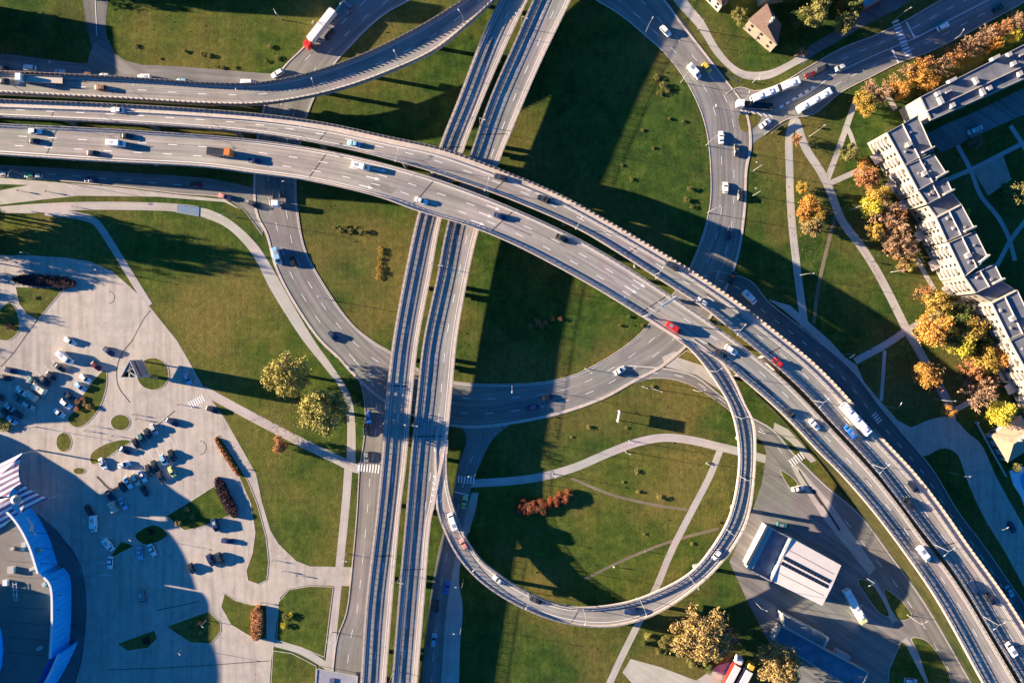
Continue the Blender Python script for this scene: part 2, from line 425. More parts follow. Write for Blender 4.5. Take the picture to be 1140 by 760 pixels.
# plaza with the car park
PLAZA = [(-160, 292), (0, 284), (32, 284), (75, 287), (100, 291), (125, 302), (140, 315), (160, 333), (197, 379), (215, 410), (232, 440), (250, 465), (268, 497), (285, 527), (292, 560), (301, 590), (310, 605), (330, 624), (345, 630), (394, 631), (390, 652), (345, 651), (322, 655), (312, 665), (308, 690), (306, 713), (302, 735), (300, 765), (296, 900), (-160, 900)]
area('plaza', PLAZA, PAVE, .032)
for q, sm in (([(17, 319), (71, 321), (42, 356), (30, 350), (21, 338)], False), ([(11, 336), (21, 355), (20, 370), (8, 379), (-4, 376), (-6, 355)], True),
          ([(117, 412), (119, 425), (110, 455), (95, 472), (85, 476), (75, 467), (82, 457), (92, 440), (105, 422)], True),
          ([(170 + 18 * math.cos(a * .5236), 416 + 18 * math.sin(a * .5236)) for a in range(12)], True),
          ([(134 + 11 * math.cos(a * .7854), 470 + 9 * math.sin(a * .7854)) for a in range(8)], True),
          ([(71 + 8.5 * math.cos(a * .7854), 492 + 11 * math.sin(a * .7854)) for a in range(8)], True),
          ([(88 + 7 * math.cos(a * .7854), 524 + 4 * math.sin(a * .7854)) for a in range(8)], True),
          ([(100, 511), (102, 504), (117, 494), (140, 489), (146, 491), (132, 500), (112, 514), (103, 517)], True),
          ([(185, 574), (205, 590), (222, 587), (258, 573), (252, 560), (238, 541), (215, 556)], False),
          ([(150, 596), (172, 584), (187, 595), (162, 606)], True), ([(122, 620), (135, 602), (150, 607), (127, 619)], False),
          ([(185, 697), (232, 680), (245, 692), (246, 702), (235, 716), (212, 715)], False),
          ([(130, 716), (172, 701), (175, 710), (165, 721), (142, 724)], False),
          ([(250, 660), (262, 668), (280, 673), (297, 673), (297, 711), (282, 710), (257, 695), (246, 675)], False),
          ([(238, 487), (244, 484), (262, 512), (276, 535), (286, 560), (296, 597), (299, 625), (297, 645), (288, 650), (276, 646), (274, 635), (281, 615), (284, 592), (279, 560), (266, 530), (252, 510)], False),
          ([(304, 724), (325, 727), (352, 741), (350, 790), (300, 790)], False),
          ([(310, 670), (322, 656), (345, 652), (371, 653), (361, 731), (335, 720), (308, 712)], False)):
    area('planted_island', q, LAWN, 0, sm, False, raise_=.15)
    qs = spl(q, closed=True, step=3) if sm else [Vector(p) for p in q]
    for a, b in zip(qs, qs[1:] + qs[:1]): KERB.bar(P(a.x, a.y, .085), P(b.x, b.y, .085), .22, .03)
JOINTS = MB()
def tarline(pts, w=.35, z=.045):
    c = spl(pts, step=4)
    for a, b in zip(c, c[1:]):
        p, q = P(a.x, a.y), P(b.x, b.y); t = q - p; t = Vector((-t.y, t.x, 0)).normalized() * w / 2; u = Vector((0, 0, z))
        JOINTS.face([p - t + u, q - t + u, q + t + u, p + t + u])
tarline([(1, 408), (15, 393), (30, 372), (45, 352)]); tarline([(148, 378), (135, 395), (130, 412), (132, 430), (145, 448)])
tarline([(68, 322), (40, 358)]); tarline([(170, 478), (195, 457)]); tarline([(148, 378), (160, 355), (168, 345)], .25)
tarline([(108, 530), (125, 545), (133, 541)], .8); tarline([(62, 590), (85, 620), (94, 650), (95, 690), (90, 735), (80, 770)], .35)
tarline([(175, 679), (222, 669)], .3); tarline([(120, 745), (200, 742), (300, 735)], .25)
for cx, cy, rr in ((121, 331, 7), (222, 498, 8)):
    tarline([(cx + rr * math.cos(t), cy + rr * math.sin(t)) for t in [k * .5 for k in range(-3, 4)]], .22)
zebra(219, 447, 1, -.55, 7, 2.7, 8, 1.4, .06)
# north-east junction and avenue
NE = road('avenue', [(790, 118), (822, 97), (842, 101), (870, 92), (897, 76), (940, 52), (972, 40), (1009, 22), (1044, 2), (1120, -35), (1220, -90)],
          [(826, 190), (837, 162), (852, 150), (877, 133), (905, 128), (937, 103), (970, 86), (1000, 71), (1035, 58), (1080, 36), (1160, -8), (1260, -62)], ASPH, .028)
NE.line(MARK, .52j, .065, .25, 28); NE.dashes(MARK, .27j, .065, 3, 4, .18, 30); NE.dashes(MARK, .76j, .065, 3, 4, .18, 30)
kerb(NE, 'L', d0=6); kerb(NE, 'R', d0=14)
zebra(1004, 43, .36, .93, 11, 4.0, 8, 2, .07); seg(1009, 25, 1018, 42, .5); seg(993, 55, 1000, 70, .5)
area('traffic_island', [(823, 128), (847, 130), (834, 146), (826, 146)], GRASS, 0, True, raise_=.16)
for k in range(6): seg(824 + k * 6, 122 + k * .8, 830 + k * 6, 127 + k * .8, .35, .075)
seg(822, 121, 858, 127, .25, .075)
for k in range(6): seg(868 + k * 7, 120 - k * 4.2, 872 + k * 7, 117.5 - k * 4.2, .9, .075)
FWN = road('footway', [(735, -30), (749, 0), (777, 32), (795, 60), (808, 74), (820, 84), (834, 89), (856, 88), (886, 73), (900, 66)], [(755, -30), (765, 0), (783, 23), (798, 50), (814, 70), (829, 79), (854, 79), (878, 69), (892, 60)], PATH, .02)
tarline([(742, 0), (763, 28), (788, 62), (808, 82), (826, 93)], .5)
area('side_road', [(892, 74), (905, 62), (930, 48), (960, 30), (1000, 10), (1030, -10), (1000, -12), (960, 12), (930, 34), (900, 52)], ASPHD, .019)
# footways on the east lawn
path('footway', [(886, 128), (879, 150), (879, 190), (881, 240), (888, 305), (896, 364)], 8.5, PATH, .02)
path('footway', [(886, 134), (897, 165), (913, 190), (924, 212), (937, 245), (957, 272), (975, 300), (992, 332), (1010, 368), (1022, 388), (1040, 420), (1056, 450), (1060, 470)], 9, PATH, .018)
path('footway', [(921, 200), (934, 165), (947, 128), (953, 112)], 6.5, PATH, .016)
path('footway', [(942, 140), (947, 150), (952, 166)], 5, PATH, .017); path('footway', [(922, 205), (942, 196), (965, 186)], 6, PATH, .014)
path('footway', [(1012, 366), (985, 384), (952, 402)], 8, PATH, .015); path('footway', [(1008, 368), (1040, 350), (1082, 331)], 6, PATH, .013)
path('footway', [(1060, 458), (1082, 446), (1100, 436)], 6, PATH, .013); path('footway', [(997, 122), (990, 110), (985, 100)], 6, PATH, .012)
path('footway', [(1021, 288), (1030, 305), (1040, 322)], 5, PATH, .012); path('footway', [(985, 390), (983, 420), (981, 446)], 4, PATH, .012)
path('dirt_track', [(930, 240), (921, 275), (911, 320), (906, 360)], 4, DIRT, .01); path('dirt_track', [(636, 532), (680, 550), (730, 562), (765, 567)], 3, DIRT, .012, False)
path('dirt_track', [(650, 645), (690, 625), (745, 603), (800, 588)], 3, DIRT, .012, False)
# road on the north-east flank of the highway
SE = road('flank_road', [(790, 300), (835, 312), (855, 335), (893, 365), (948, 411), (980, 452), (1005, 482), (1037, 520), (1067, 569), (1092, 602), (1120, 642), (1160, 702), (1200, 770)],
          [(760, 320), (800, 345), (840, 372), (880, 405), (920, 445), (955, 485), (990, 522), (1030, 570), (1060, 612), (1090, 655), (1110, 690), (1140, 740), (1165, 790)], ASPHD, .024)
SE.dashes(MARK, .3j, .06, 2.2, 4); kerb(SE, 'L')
area('pavement', [(855, 333), (872, 345), (893, 363), (901, 370), (948, 411), (980, 452), (1005, 482), (1015, 476), (1000, 468), (985, 452), (962, 425), (954, 407), (940, 397), (925, 380), (900, 358), (880, 340)], PATH, .017)
road('side_road', [(995, 470), (1010, 476), (1035, 467), (1058, 464), (1078, 482), (1092, 494), (1109, 530), (1140, 586), (1200, 690)], [(1025, 508), (1034, 506), (1045, 500), (1055, 499), (1066, 506), (1075, 530), (1092, 569), (1122, 620), (1165, 700)], PAVE, .021)
zebra(976, 465, .6, .8, 4, 3.2, 7, 1.3, .06)
# loop exit road, filling station yard
EX = road('slip_road', [(700, 405), (740, 409), (775, 418), (800, 437), (830, 460), (862, 478), (885, 505), (920, 540), (957, 571), (995, 621), (1030, 670), (1082, 759), (1110, 805)],
          [(690, 432), (730, 421), (765, 427), (790, 441), (806, 452), (828, 472), (848, 492), (872, 522), (905, 562), (940, 607), (985, 660), (1040, 748), (1065, 805)], ASPH, .026)
EX.line(MARK, .6, .06, .2); EX.dashes(MARK, .5j, .06, 3, 6); kerb(EX, 'R', d0=10, d1=48)
area('yard', [(848, 482), (856, 492), (880, 525), (930, 590), (985, 655), (1040, 745), (1062, 800), (885, 800), (878, 760), (855, 712), (835, 675), (812, 625), (838, 567), (848, 538), (851, 520), (853, 505)], ASPH, .022)
area('pavement', [(880, 518), (888, 518), (925, 560), (975, 632), (968, 640), (915, 575), (888, 533)], PATH, .034)
area('pavement', [(862, 470), (878, 478), (910, 512), (903, 515), (880, 492), (861, 478)], PATH, .034)
area('pavement', [(737, 397), (752, 391), (764, 398), (786, 410), (802, 424), (804, 436), (775, 417), (741, 408)], PATH, .033)
zebra(887, 511, 1, -.72, 6, 3.0, 9, 1.5, .07)
for q, sm in (([(869, 523), (888, 538), (885, 546), (878, 541)], True), ([(955, 645), (969, 648), (990, 686), (981, 683), (968, 668)], True), ([(984, 655), (1005, 670), (1015, 686), (1001, 690)], True),
          ([(1003, 714), (1008, 716), (1032, 762), (1030, 800), (985, 800), (990, 745)], False), ([(1015, 710), (1030, 712), (1045, 728), (1058, 760), (1040, 768), (1022, 726)], True), ([(754, 398), (764, 390), (780, 396), (797, 412), (784, 408)], False)):
    area('planted_island', q, LAWN, 0, sm, False, raise_=.15)
    qs = spl(q, closed=True, step=3) if sm else [Vector(p) for p in q]
    for a, b in zip(qs, qs[1:] + qs[:1]): KERB.bar(P(a.x, a.y, .085), P(b.x, b.y, .085), .22, .03)
path('footway', [(971, 646), (983, 668), (996, 692)], 7, PATH, .036); path('footway', [(1006, 711), (1021, 735), (1036, 765)], 8, PATH, .036)
tarline([(905, 545), (922, 570), (935, 590)], .8, .05); tarline([(889, 523), (905, 548), (915, 562)], .5, .05)
# loop lawn paths
path('footway', [(524, 538), (570, 535), (605, 530), (640, 520), (680, 503), (710, 492), (740, 487), (770, 490), (800, 497), (825, 503), (856, 512)], 9, PATH, .02)
path('footway', [(802, 500), (790, 530), (771, 567), (748, 612), (730, 655), (709, 697), (692, 731), (672, 775)], 7.5, PATH, .018)
area('yard', [(702, 733), (735, 742), (775, 757), (800, 740), (814, 736), (805, 770), (780, 800), (725, 785), (693, 748)], PATH, .02)
# courtyard behind the flats
area('side_road', [(1030, 150), (1050, 140), (1100, 118), (1180, 78), (1180, 112), (1130, 132), (1085, 152), (1060, 165), (1048, 170)], ASPH, .02)
path('footway', [(1062, 155), (1080, 188), (1092, 218), (1110, 240), (1122, 262), (1130, 290)], 5, PATH, .016); path('footway', [(1055, 200), (1085, 187), (1138, 160), (1180, 140)], 5, PATH, .014)
path('footway', [(1150, 235), (1125, 268), (1108, 298), (1090, 318)], 5, PATH, .012); path('footway', [(1125, 140), (1138, 160), (1160, 200)], 5, PATH, .012)
area('playground', [(1083, 190), (1117, 174), (1126, 200), (1100, 218)], simple('clay', (.36, .27, .23), .9, .15, .3), .018)
for x0, y0, dx, dy, n, a in ((136, 540, 8.0, -5.0, 9, 62), (148, 497, 7.0, -5.3, 6, 62), (66, 466, 8.2, -9.5, 5, 40), (22, 440, 8.0, -7.2, 6, 40), (8, 460, 7.5, 3.0, 4, 40), (150, 622, 9.5, -3, 4, 70), (118, 640, 0, -14, 4, 2), (160, 512, 8, -5, 5, 62)):
    for k in range(n):
        cx, cy = x0 + dx * k, y0 + dy * k; t = R(a); seg(cx - 7 * math.cos(t), cy - 7 * math.sin(t), cx + 7 * math.cos(t), cy + 7 * math.sin(t), .14, .05)
struct(MARK.build('road_marking', WHITE)); struct(KERB.build('kerb', CONC)); struct(JOINTS.build('paving_joint', SEAMT))

# ------------------------------------------------------------------ bridges
def zh(s, p): return interp(p.x, [(-350, 9), (0, 9.5), (450, 13), (820, 13), (1150, 11), (1400, 9)])
zv = lambda y: interp(y, [(-150, 7.6), (400, 7.4), (640, 6.0), (880, 4.8)])
hN_out = ext([(0, 111), (142, 117), (285, 127), (360, 137), (435, 153), (490, 165), (550, 186), (570, 194), (620, 215), (670, 242), (720, 271), (770, 301), (820, 335), (865, 370), (904, 402), (935, 433), (979, 484), (1018, 526), (1049, 566), (1074, 602), (1116, 660), (1140, 697), (1180, 760)], 350, 120)
hN_in = ext([(0, 131), (142, 138), (285, 149), (385, 166), (460, 185), (506, 200), (570, 223), (645, 256), (695, 286), (732, 310), (782, 342), (820, 372), (869.5, 413), (896, 438), (926, 471), (953, 499.5), (972, 521), (1000, 557), (1026, 591), (1053, 625), (1074, 656), (1098, 696), (1140, 765)], 350, 120)
hS_in = ext([(0, 138), (142, 145), (285, 156), (385, 172), (460, 191), (506, 206), (570, 231), (645, 266), (695, 295), (732, 319), (782, 352), (820, 380), (869.5, 420), (896, 446), (926, 478), (953, 507), (972, 528), (1000, 563), (1026, 599), (1053, 633), (1074, 664), (1098, 704), (1134, 765)], 350, 120)
hS_out = ext([(0, 173), (110, 180), (230, 186.5), (280, 193), (346, 202), (420, 219), (465, 235), (522, 252), (570, 271.5), (620, 297), (670, 325), (720, 356), (757, 379), (782, 391), (803, 403), (824, 420), (858, 449), (880, 470), (909, 501), (935, 527), (970, 567), (1010, 620), (1042, 667), (1092, 757)], 350, 120)
ul_out = ext([(0, 80), (142, 87), (230, 93), (285, 93.5), (335, 85), (397, 65), (460, 35), (510, 5), (520, -2)], 350, 110)
ul_in = ext([(0, 105), (142, 112), (230, 117), (285, 117.5), (335, 111), (385, 99), (435, 81), (485, 57.5), (522, 28), (550, 2), (553, -2)], 350, 110)
vW_l = ext([(556, 0), (535, 45), (510, 110), (489, 163), (466, 235), (455, 282), (437, 380), (430, 442), (425, 505), (419, 567), (407, 670), (401, 760)], 120, 120)
vW_r = ext([(588, 0), (568, 42), (540, 106), (517, 166), (492, 243), (479.5, 309), (466, 380), (459, 442), (452, 520), (446, 568), (437, 670), (430, 760)], 120, 120)
vE_l = ext([(593, 0), (573, 46), (545, 110), (524, 170), (499, 245), (486, 309), (471, 380), (464, 442), (457, 510), (452, 568), (443, 670), (436, 760)], 120, 120)
vE_r = ext([(636, 0), (600, 75), (570, 146), (556, 180), (533, 257), (521, 309), (509, 378), (504, 430), (498, 488), (490, 530), (483, 566), (480, 580), (472.5, 670), (465, 760)], 120, 120)
lp_in = [(752, 377), (768, 389), (786, 410), (799, 429), (811, 450), (820, 482), (822, 520), (813, 570), (800, 597), (770, 635), (732, 657), (690, 671), (632, 674), (585, 657), (553, 636), (535, 621), (517, 594), (507, 568), (500, 542), (498, 512), (499, 490)]
lp_out = [(771, 377), (788, 389), (806, 405), (818, 424), (829, 449), (839, 470), (841, 507), (834, 571), (822, 600), (795, 635), (757, 667), (720, 687), (677, 697), (625, 692), (575, 673), (535, 647), (510, 620), (493, 588), (486, 566), (485, 540), (484, 500), (486, 480)]

def rail_set(rb, name_parent, side, kw, rail=True, guard=True, barrier=False, gaps=(), guard_off=None):
    """everything on one edge of a deck"""
    sg = (lambda a: a) if side == 'L' else (lambda a: -a - 1e-9)
    def inside(d): return not any(a <= d <= b for a, b in gaps)
    runs, d = [], 0.0
    for a, b in sorted(gaps): runs.append((d, a)); d = b
    runs.append((d, rb.len))
    if rail:
        mb = MB()
        for a, b in runs:
            rb.sweep(mb, sg(.16), sg(.26), 1.22, 1.32, a, b); rb.sweep(mb, sg(.18), sg(.24), .42, .48, a, b)
        d = 0.4
        while d < rb.len:
            if inside(d):
                p = rb.at(d, sg(.21)); t = rb.dir(d, sg(.21)); mb.box(p + Vector((0, 0, .8)), .09, .09, 1.0, math.atan2(t.y, t.x))
            d += .55
        d = 0.2
        while d < rb.len:
            if inside(d):
                p = rb.at(d, sg(.21)); t = rb.dir(d, sg(.21)); mb.box(p + Vector((0, 0, .8)), .11, .11, 1.1, math.atan2(t.y, t.x))
            d += 2.2
        mb.build('railing', RAILM, name_parent)
    if guard:
        mb = MB(); go = guard_off or (kw + .1)
        for a, b in runs: rb.sweep(mb, sg(go), sg(go + .09), .50, .84, a, b)
        d = .7
        while d < rb.len:
            if inside(d):
                p = rb.at(d, sg(go - .06)); t = rb.dir(d, sg(go)); mb.box(p + Vector((0, 0, .35)), .12, .1, .7, math.atan2(t.y, t.x))
            d += 2.0
        mb.build('guardrail', STEEL, name_parent)
    if barrier:
        a0, b0 = barrier[0], barrier[1]
        mb = MB(); rb.sweep(mb, sg(.10), sg(.24), .3, barrier[2], a0, b0); d = a0
        while d < min(b0, rb.len):
            p = rb.at(d, sg(.50)); t = rb.dir(d, sg(.2)); mb.box(p + Vector((0, 0, barrier[2] / 2 + .2)), .16, .5, barrier[2] + .05, math.atan2(t.y, t.x))
            d += 1.75
        mb.build('noise_barrier', BARR, name_parent)

def bridge(name, label, left, right, zs, n, mat, kL, kR, thick=1.5, group=None):
    rb = Ribbon(left, right, zs=zs, n=n)
    root = empty(name, rb.M[rb.n // 2] * 1.0); root.location.z = 0
    off = -root.location
    root['_rb'] = 0
    tag(root, label, 'bridge', group)
    body = MB(); rb.sweep(body, 0.0, -1e-9, -.45, -.01); rb.sweep(body, 1.6, -1.6, -thick, -.452)
    body.build('deck', CONC, root)
    mb = MB(); rb.sheet(mb, kL, -kR, 0.0); mb.build('carriageway', mat, root)
    for side, k in (('L', kL), ('R', kR)):
        mb = MB(); rb.sweep(mb, 0.004 if side == 'L' else -k, k if side == 'L' else -.004, -.008, .3); mb.build('parapet', CONC, root)
    return root, rb
def fix_origin(root):
    o = root.location.copy()
    del root['_rb']
    for ch in root.children: ch.location = ch.location - o if False else -o

def paint_on(root, mb):
    o = next(c for c in root.children if c.name.startswith('carriageway')); me = o.data
    if len(me.materials) < 2: me.materials.append(WHITE)
    bm = bmesh.new(); bm.from_mesh(me)
    for f in mb.f:
        nf = bm.faces.new([bm.verts.new(mb.v[i]) for i in f]); nf.material_index = 1
    bm.to_mesh(me); bm.free()
def piers(root, rb, ds, wcol=1.5, cols=2, thick=1.5, clear=lambda x, y: True):
    for d in ds:
        if d > rb.len: continue
        p = rb.at(d, .5j)
        a, b = rb.at(d, .2j), rb.at(d, .8j); zt = p.z - thick
        mb = MB(); mb.bar(rb.at(d, .1j) + Vector((0, 0, -thick - .55)), rb.at(d, .9j) + Vector((0, 0, -thick - .55)), 1.5, 1.096)
        for q in ((a, b) if cols == 2 else (p,)):
            mb.tube((q.x, q.y, -.2), (q.x, q.y, zt - 1.09), wcol / 2, wcol / 2, 10)
        mb.build('pier', CONCD, root)
def seams(root, rb, ds, k0, k1, w=.45):
    for d in ds:
        mb = MB(); p, q = rb.at(d, k0), rb.at(d, -k1); t = rb.dir(d) * w / 2; u = Vector((0, 0, .006))
        mb.face([p - t + u, q - t + u, q + t + u, p + t + u]); mb.build('expansion_joint', SEAMT, root)
def lanes(root, rb, dash=(), lines=(), d0=0, d1=1e9):
    mb = MB()
    for a in dash: rb.dashes(mb, a, .008, 3.0, 7.4, .2, d0, d1)
    for a in lines: rb.line(mb, a, .008, .17, d0, d1)
    paint_on(root, mb)
def dist_at(rb, x, y): return rb.d[rb.near(x, y)]

rN, N = bridge('highway_bridge', 'upper carriageway of the wide highway bridge, with a ribbed wall along its outer edge', hN_out, hN_in, zh, 330, HWY, 2.7, .8)
rS, SO = bridge('highway_bridge', 'lower wider carriageway of the highway bridge, the one the loop ramp leaves', hS_in, hS_out, zh, 330, HWY, .8, 1.0)
rU, U = bridge('ramp_bridge', 'curved ramp bridge sweeping from the upper left edge up to the viaduct', ul_out, ul_in, lambda s, p: interp(p.x, [(-350, 9), (285, 9.6), (560, 7.5)]), 200, HWY, .9, 1.0)
rW, VW = bridge('viaduct', 'western half of the tall double viaduct passing under the highway', vW_l, vW_r, lambda s, p: zv(p.y), 200, HWY, 1.15, .9)
rE, VE = bridge('viaduct', 'eastern half of the double viaduct, with the wider right lane', vE_l, vE_r, lambda s, p: zv(p.y), 200, HWY, .6, 1.15)
rL, LP = bridge('loop_ramp', 'circular loop ramp curling from the highway down to the viaduct', lp_out, lp_in, lambda s, p: interp(s, [(0, 12.94), (.05, 12.9), (.25, 9.2), (.55, 7.8), (.85, 6.6)]) if s < .85 else min(6.6, 9) * 0 + (zv(p.y) - .05 if s > .9 else 6.6 + (zv(p.y) - .05 - 6.6) * (s - .85) / .05), 220, HWY, .7, .8)

dN = dist_at(N, 300, 140)
rail_set(N, rN, 'L', 1.9, rail=False, guard=True, barrier=(0, N.len, 1.5), guard_off=2.75)
rail_set(N, rN, 'R', .8, rail=True, guard=True)
gs = (dist_at(SO, 735, 340), dist_at(SO, 795, 390))
rail_set(SO, rS, 'L', .8, rail=True, guard=True)
rail_set(SO, rS, 'R', 1.0, gaps=[gs])
rail_set(U, rU, 'L', .9, rail=False, guard=False, barrier=(0, U.len, 1.9)); rail_set(U, rU, 'R', 1.0, rail=False, guard=False, barrier=(0, U.len, 1.9))
rail_set(VW, rW, 'L', 1.15); rail_set(VW, rW, 'R', .9, guard=False)
ge = (dist_at(VE, 490, 470), dist_at(VE, 470, 566))
rail_set(VE, rE, 'L', .6, guard_off=.8); rail_set(VE, rE, 'R', 1.15, gaps=[ge], guard=False)
d1 = dist_at(LP, 795, 400); d2 = dist_at(LP, 495, 568)
rail_set(LP, rL, 'L', .9, gaps=[(0, d1), (d2, LP.len)], guard=False); rail_set(LP, rL, 'R', 1.0, gaps=[(LP.len - 5, LP.len)])
lanes(rN, N, (.53j,), (3.2, -1.3)); lanes(rS, SO, (.36j, .66j), (1.3, -1.5)); lanes(rU, U, (.5j,), (1.5, -1.5))
lanes(rW, VW, (.52j,), (1.9, -1.5)); lanes(rE, VE, (.40j, .68j), (1.4, -1.8)); lanes(rL, LP, (), (1.6, -1.6))
dd = lambda rb, *pts: [dist_at(rb, *p) for p in pts]
seams(rN, N, dd(N, (60, 122), (361, 150), (560, 205), (705, 280), (870, 385), (1060, 602), (1130, 720)), 2.7, .8)
seams(rS, SO, dd(SO, (60, 155), (354, 186), (474, 212), (560, 250), (728, 338), (905, 475), (1000, 590)), .8, 1.0)
seams(rW, VW, dd(VW, (420, 620), (455, 432), (512, 165)), 1.15, .9); seams(rE, VE, dd(VE, (460, 635), (485, 486), (540, 147)), .6, 1.15)
seams(rL, LP, dd(LP, (830, 530), (640, 684)), .9, 1.0)
ks = lambda rb, st, sp: [st + sp * k for k in range(60) if st + sp * k < rb.len]
def keep(rb, ds, bad):      # no pier on a road or a lower deck
    out = []
    for d in ds:
        for t in (0, 6, -6, 12, -12):
            p = rb.at(d + t, .5j); k = S
            x, y = p.x / k + 570, 380 - p.y / k
            if not any(geometry_in(x, y, q) for q in bad): out.append(d + t); break
    return out
def geometry_in(x, y, q):
    c = False; j = len(q) - 1
    for i in range(len(q)):
        if (q[i][1] > y) != (q[j][1] > y) and x < (q[j][0] - q[i][0]) * (y - q[i][1]) / (q[j][1] - q[i][1]) + q[i][0]: c = not c
        j = i
    return c
bad = [RING.px, SW.px, SE.px, SEV.px, SWV.px, VW.px, VE.px, EX.px]
piers(rN, N, [d for d in keep(N, ks(N, 10, 30), bad) if d < dist_at(N, 855, 395)]); piers(rS, SO, [d for d in keep(SO, ks(SO, 10, 30), bad) if d < dist_at(SO, 832, 408)])
piers(rU, U, keep(U, ks(U, 20, 24), [RING.px, NW.px]), 1.5, 1)
piers(rW, VW, keep(VW, ks(VW, 12, 26), [RING.px]), 1.6, 1); piers(rE, VE, keep(VE, ks(VE, 12, 26), [RING.px]), 1.6, 1)
piers(rL, LP, keep(LP, ks(LP, 18, 25), [RING.px, SEV.px, EX.px]), 1.5, 1)
EARTH = grass_mat('dry_grass', (.045, .036, .014), (.085, .064, .022), (.12, .095, .03), (.16, .12, .05))
for root, rb, x0, y0 in ((rN, N, 862, 405), (rS, SO, 840, 415)):
    mb = MB(); dA = dist_at(rb, x0, y0); zs_ = []
    for i in range(rb.n):
        if rb.d[i] < dA: continue
        zs_.append(i)
    for i, j in zip(zs_, zs_[1:]):
        for e, f in (((.3, .3), (-.3, -.3)) if rb is N else ((.3, .3),)):
            p, q = rb.off(i, e), rb.off(j, f); mb.face([(p.x, p.y, 0), (q.x, q.y, 0), (q.x, q.y, q.z - .46), (p.x, p.y, p.z - .46)])
    p, q = rb.off(zs_[0], .3), rb.off(zs_[0], -.3); mb.face([(p.x, p.y, 0), (q.x, q.y, 0), (q.x, q.y, q.z - .46), (p.x, p.y, p.z - .46)])
    mb.build('retaining_wall', CONC, root)
toe = spl([(832, 436), (846, 446), (872, 472), (903, 506), (930, 538), (957, 570), (995, 620), (1030, 670), (1082, 759), (1130, 850)], 80)
ei = [i for i in range(SO.n) if SO.d[i] >= dist_at(SO, 835, 412)]; mb = MB(); prev = None
for k, t in enumerate(toe):
    j = ei[min(len(ei) - 1, int(len(ei) * .80 * k / 79))]
    tp = min(ei, key=lambda i: abs((SO.R[i] - P(t.x, t.y)).xy.dot(SO.dir(SO.d[i]).xy))); e_ = SO.R[tp] - Vector((0, 0, .5)); g_ = P(t.x, t.y) - Vector((0, 0, .02)); m_ = e_.lerp(g_, .45) + Vector((0, 0, .25))
    if prev:
        for a, c in ((0, 1), (1, 2)): mb.face([prev[a], prev[c], (e_, m_, g_)[c], (e_, m_, g_)[a]])
    prev = (e_, m_, g_)
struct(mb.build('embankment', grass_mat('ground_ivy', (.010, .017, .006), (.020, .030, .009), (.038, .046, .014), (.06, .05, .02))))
med = Ribbon([p for p in hN_in if p.x > 835], [p for p in hS_in if p.x > 826], n=90, zs=lambda s, p: zh(s, p) - .3)
mb = MB(); med.sheet(mb); med.sweep(mb, 0, -1e-9, -1.2, -.02); struct(mb.build('median_grass', EARTH))
# arrows and hatching
def arrow(parent, rb, x, y, f, back=False):
    d = dist_at(rb, x, y); p = rb.at(d, complex(0, f)); t = rb.dir(d)
    if back: t = -t
    n = Vector((-t.y, t.x, 0)); u = Vector((0, 0, .009)); mb = MB()
    mb.face([p - n * .14 + u, p + t * 3.4 - n * .14 + u, p + t * 3.4 + n * .14 + u, p + n * .14 + u])
    mb.face([p + t * 3.3 - n * .5 + u, p + t * 5 + u, p + t * 3.3 + n * .5 + u]); mb.build('lane_arrow', WHITE, parent)
for x, y in ((405, 195), (535, 238), (695, 314)):
    for f in (.22, .5, .8): arrow(rS, SO, x, y, f)
mb = MB()
for k in range(5):
    q = P(484 + k * .3, 532 + k * 7, zv(532 + k * 7) + .02); w = .5 + k * .35
    mb.bar(q + Vector((-w, .9, .01)), q + Vector((0, 0, .01)), .35, .004); mb.bar(q + Vector((w, .9, .01)), q + Vector((0, 0, .01)), .35, .004)
paint_on(rE, mb)
mb = MB()
for k in range(6):
    q = P(778 + k * 4.4, 386 + k * 2.4, 13); mb.bar(q + Vector((-.8, .2, .012)), q + Vector((.9, -.9, .012)), .4, .004)
paint_on(rS, mb)
for r in (rN, rS, rU, rW, rE, rL): fix_origin(r)

PATCH = simple('asphalt_patch', (.17, .16, .15), .9, .2, 1); prnd = random.Random(3)
for root, rb, k0, k1, n in ((rN, N, 3.4, 1.6, 26), (rS, SO, 1.6, 1.8, 34), (rU, U, 1.6, 1.6, 10), (rW, VW, 2.2, 1.8, 16), (rE, VE, 1.6, 2.0, 18), (rL, LP, 1.6, 1.6, 12)):
    mb = MB()
    for _ in range(n):
        d = prnd.uniform(10, rb.len - 10); w0 = prnd.uniform(.05, .7); ww = prnd.uniform(.05, .28); ln = prnd.uniform(1, 14); wd = rb.w(rb.near(*rb.pxm[min(rb.n - 1, int(d / rb.len * rb.n))])) - k0 - k1
        if prnd.random() < .55: ww = .035; ln = prnd.uniform(6, 40)
        a0, a1 = k0 + w0 * wd, k0 + min(.98, w0 + ww) * wd; st = int(max(1, ln // 3))
        for q in range(st):
            p = [rb.at(d + ln * q / st, a0), rb.at(d + ln * (q + 1) / st, a0), rb.at(d + ln * (q + 1) / st, a1), rb.at(d + ln * q / st, a1)]
            p = [v - root.location * 0 + Vector((0, 0, .004)) for v in p]
            if (p[1] - p[0]).cross(p[2] - p[0]).z < 0: p.reverse()
            mb.face(p)
    o = next(c for c in root.children if c.name.startswith('carriageway')); me = o.data; me.materials.append(PATCH); mi = len(me.materials) - 1
    bm = bmesh.new(); bm.from_mesh(me)
    for f in mb.f: bm.faces.new([bm.verts.new(mb.v[i]) for i in f]).material_index = mi
    bm.to_mesh(me); bm.free()
DECK = {'N': N, 'S': SO, 'U': U, 'W': VW, 'E': VE, 'L': LP}
GROUND = {'ring': RING, 'nw': NW, 'sw': SW, 'swv': SWV, 'sev': SEV, 'ne': NE, 'se': SE, 'ex': EX}
exec_parts = True
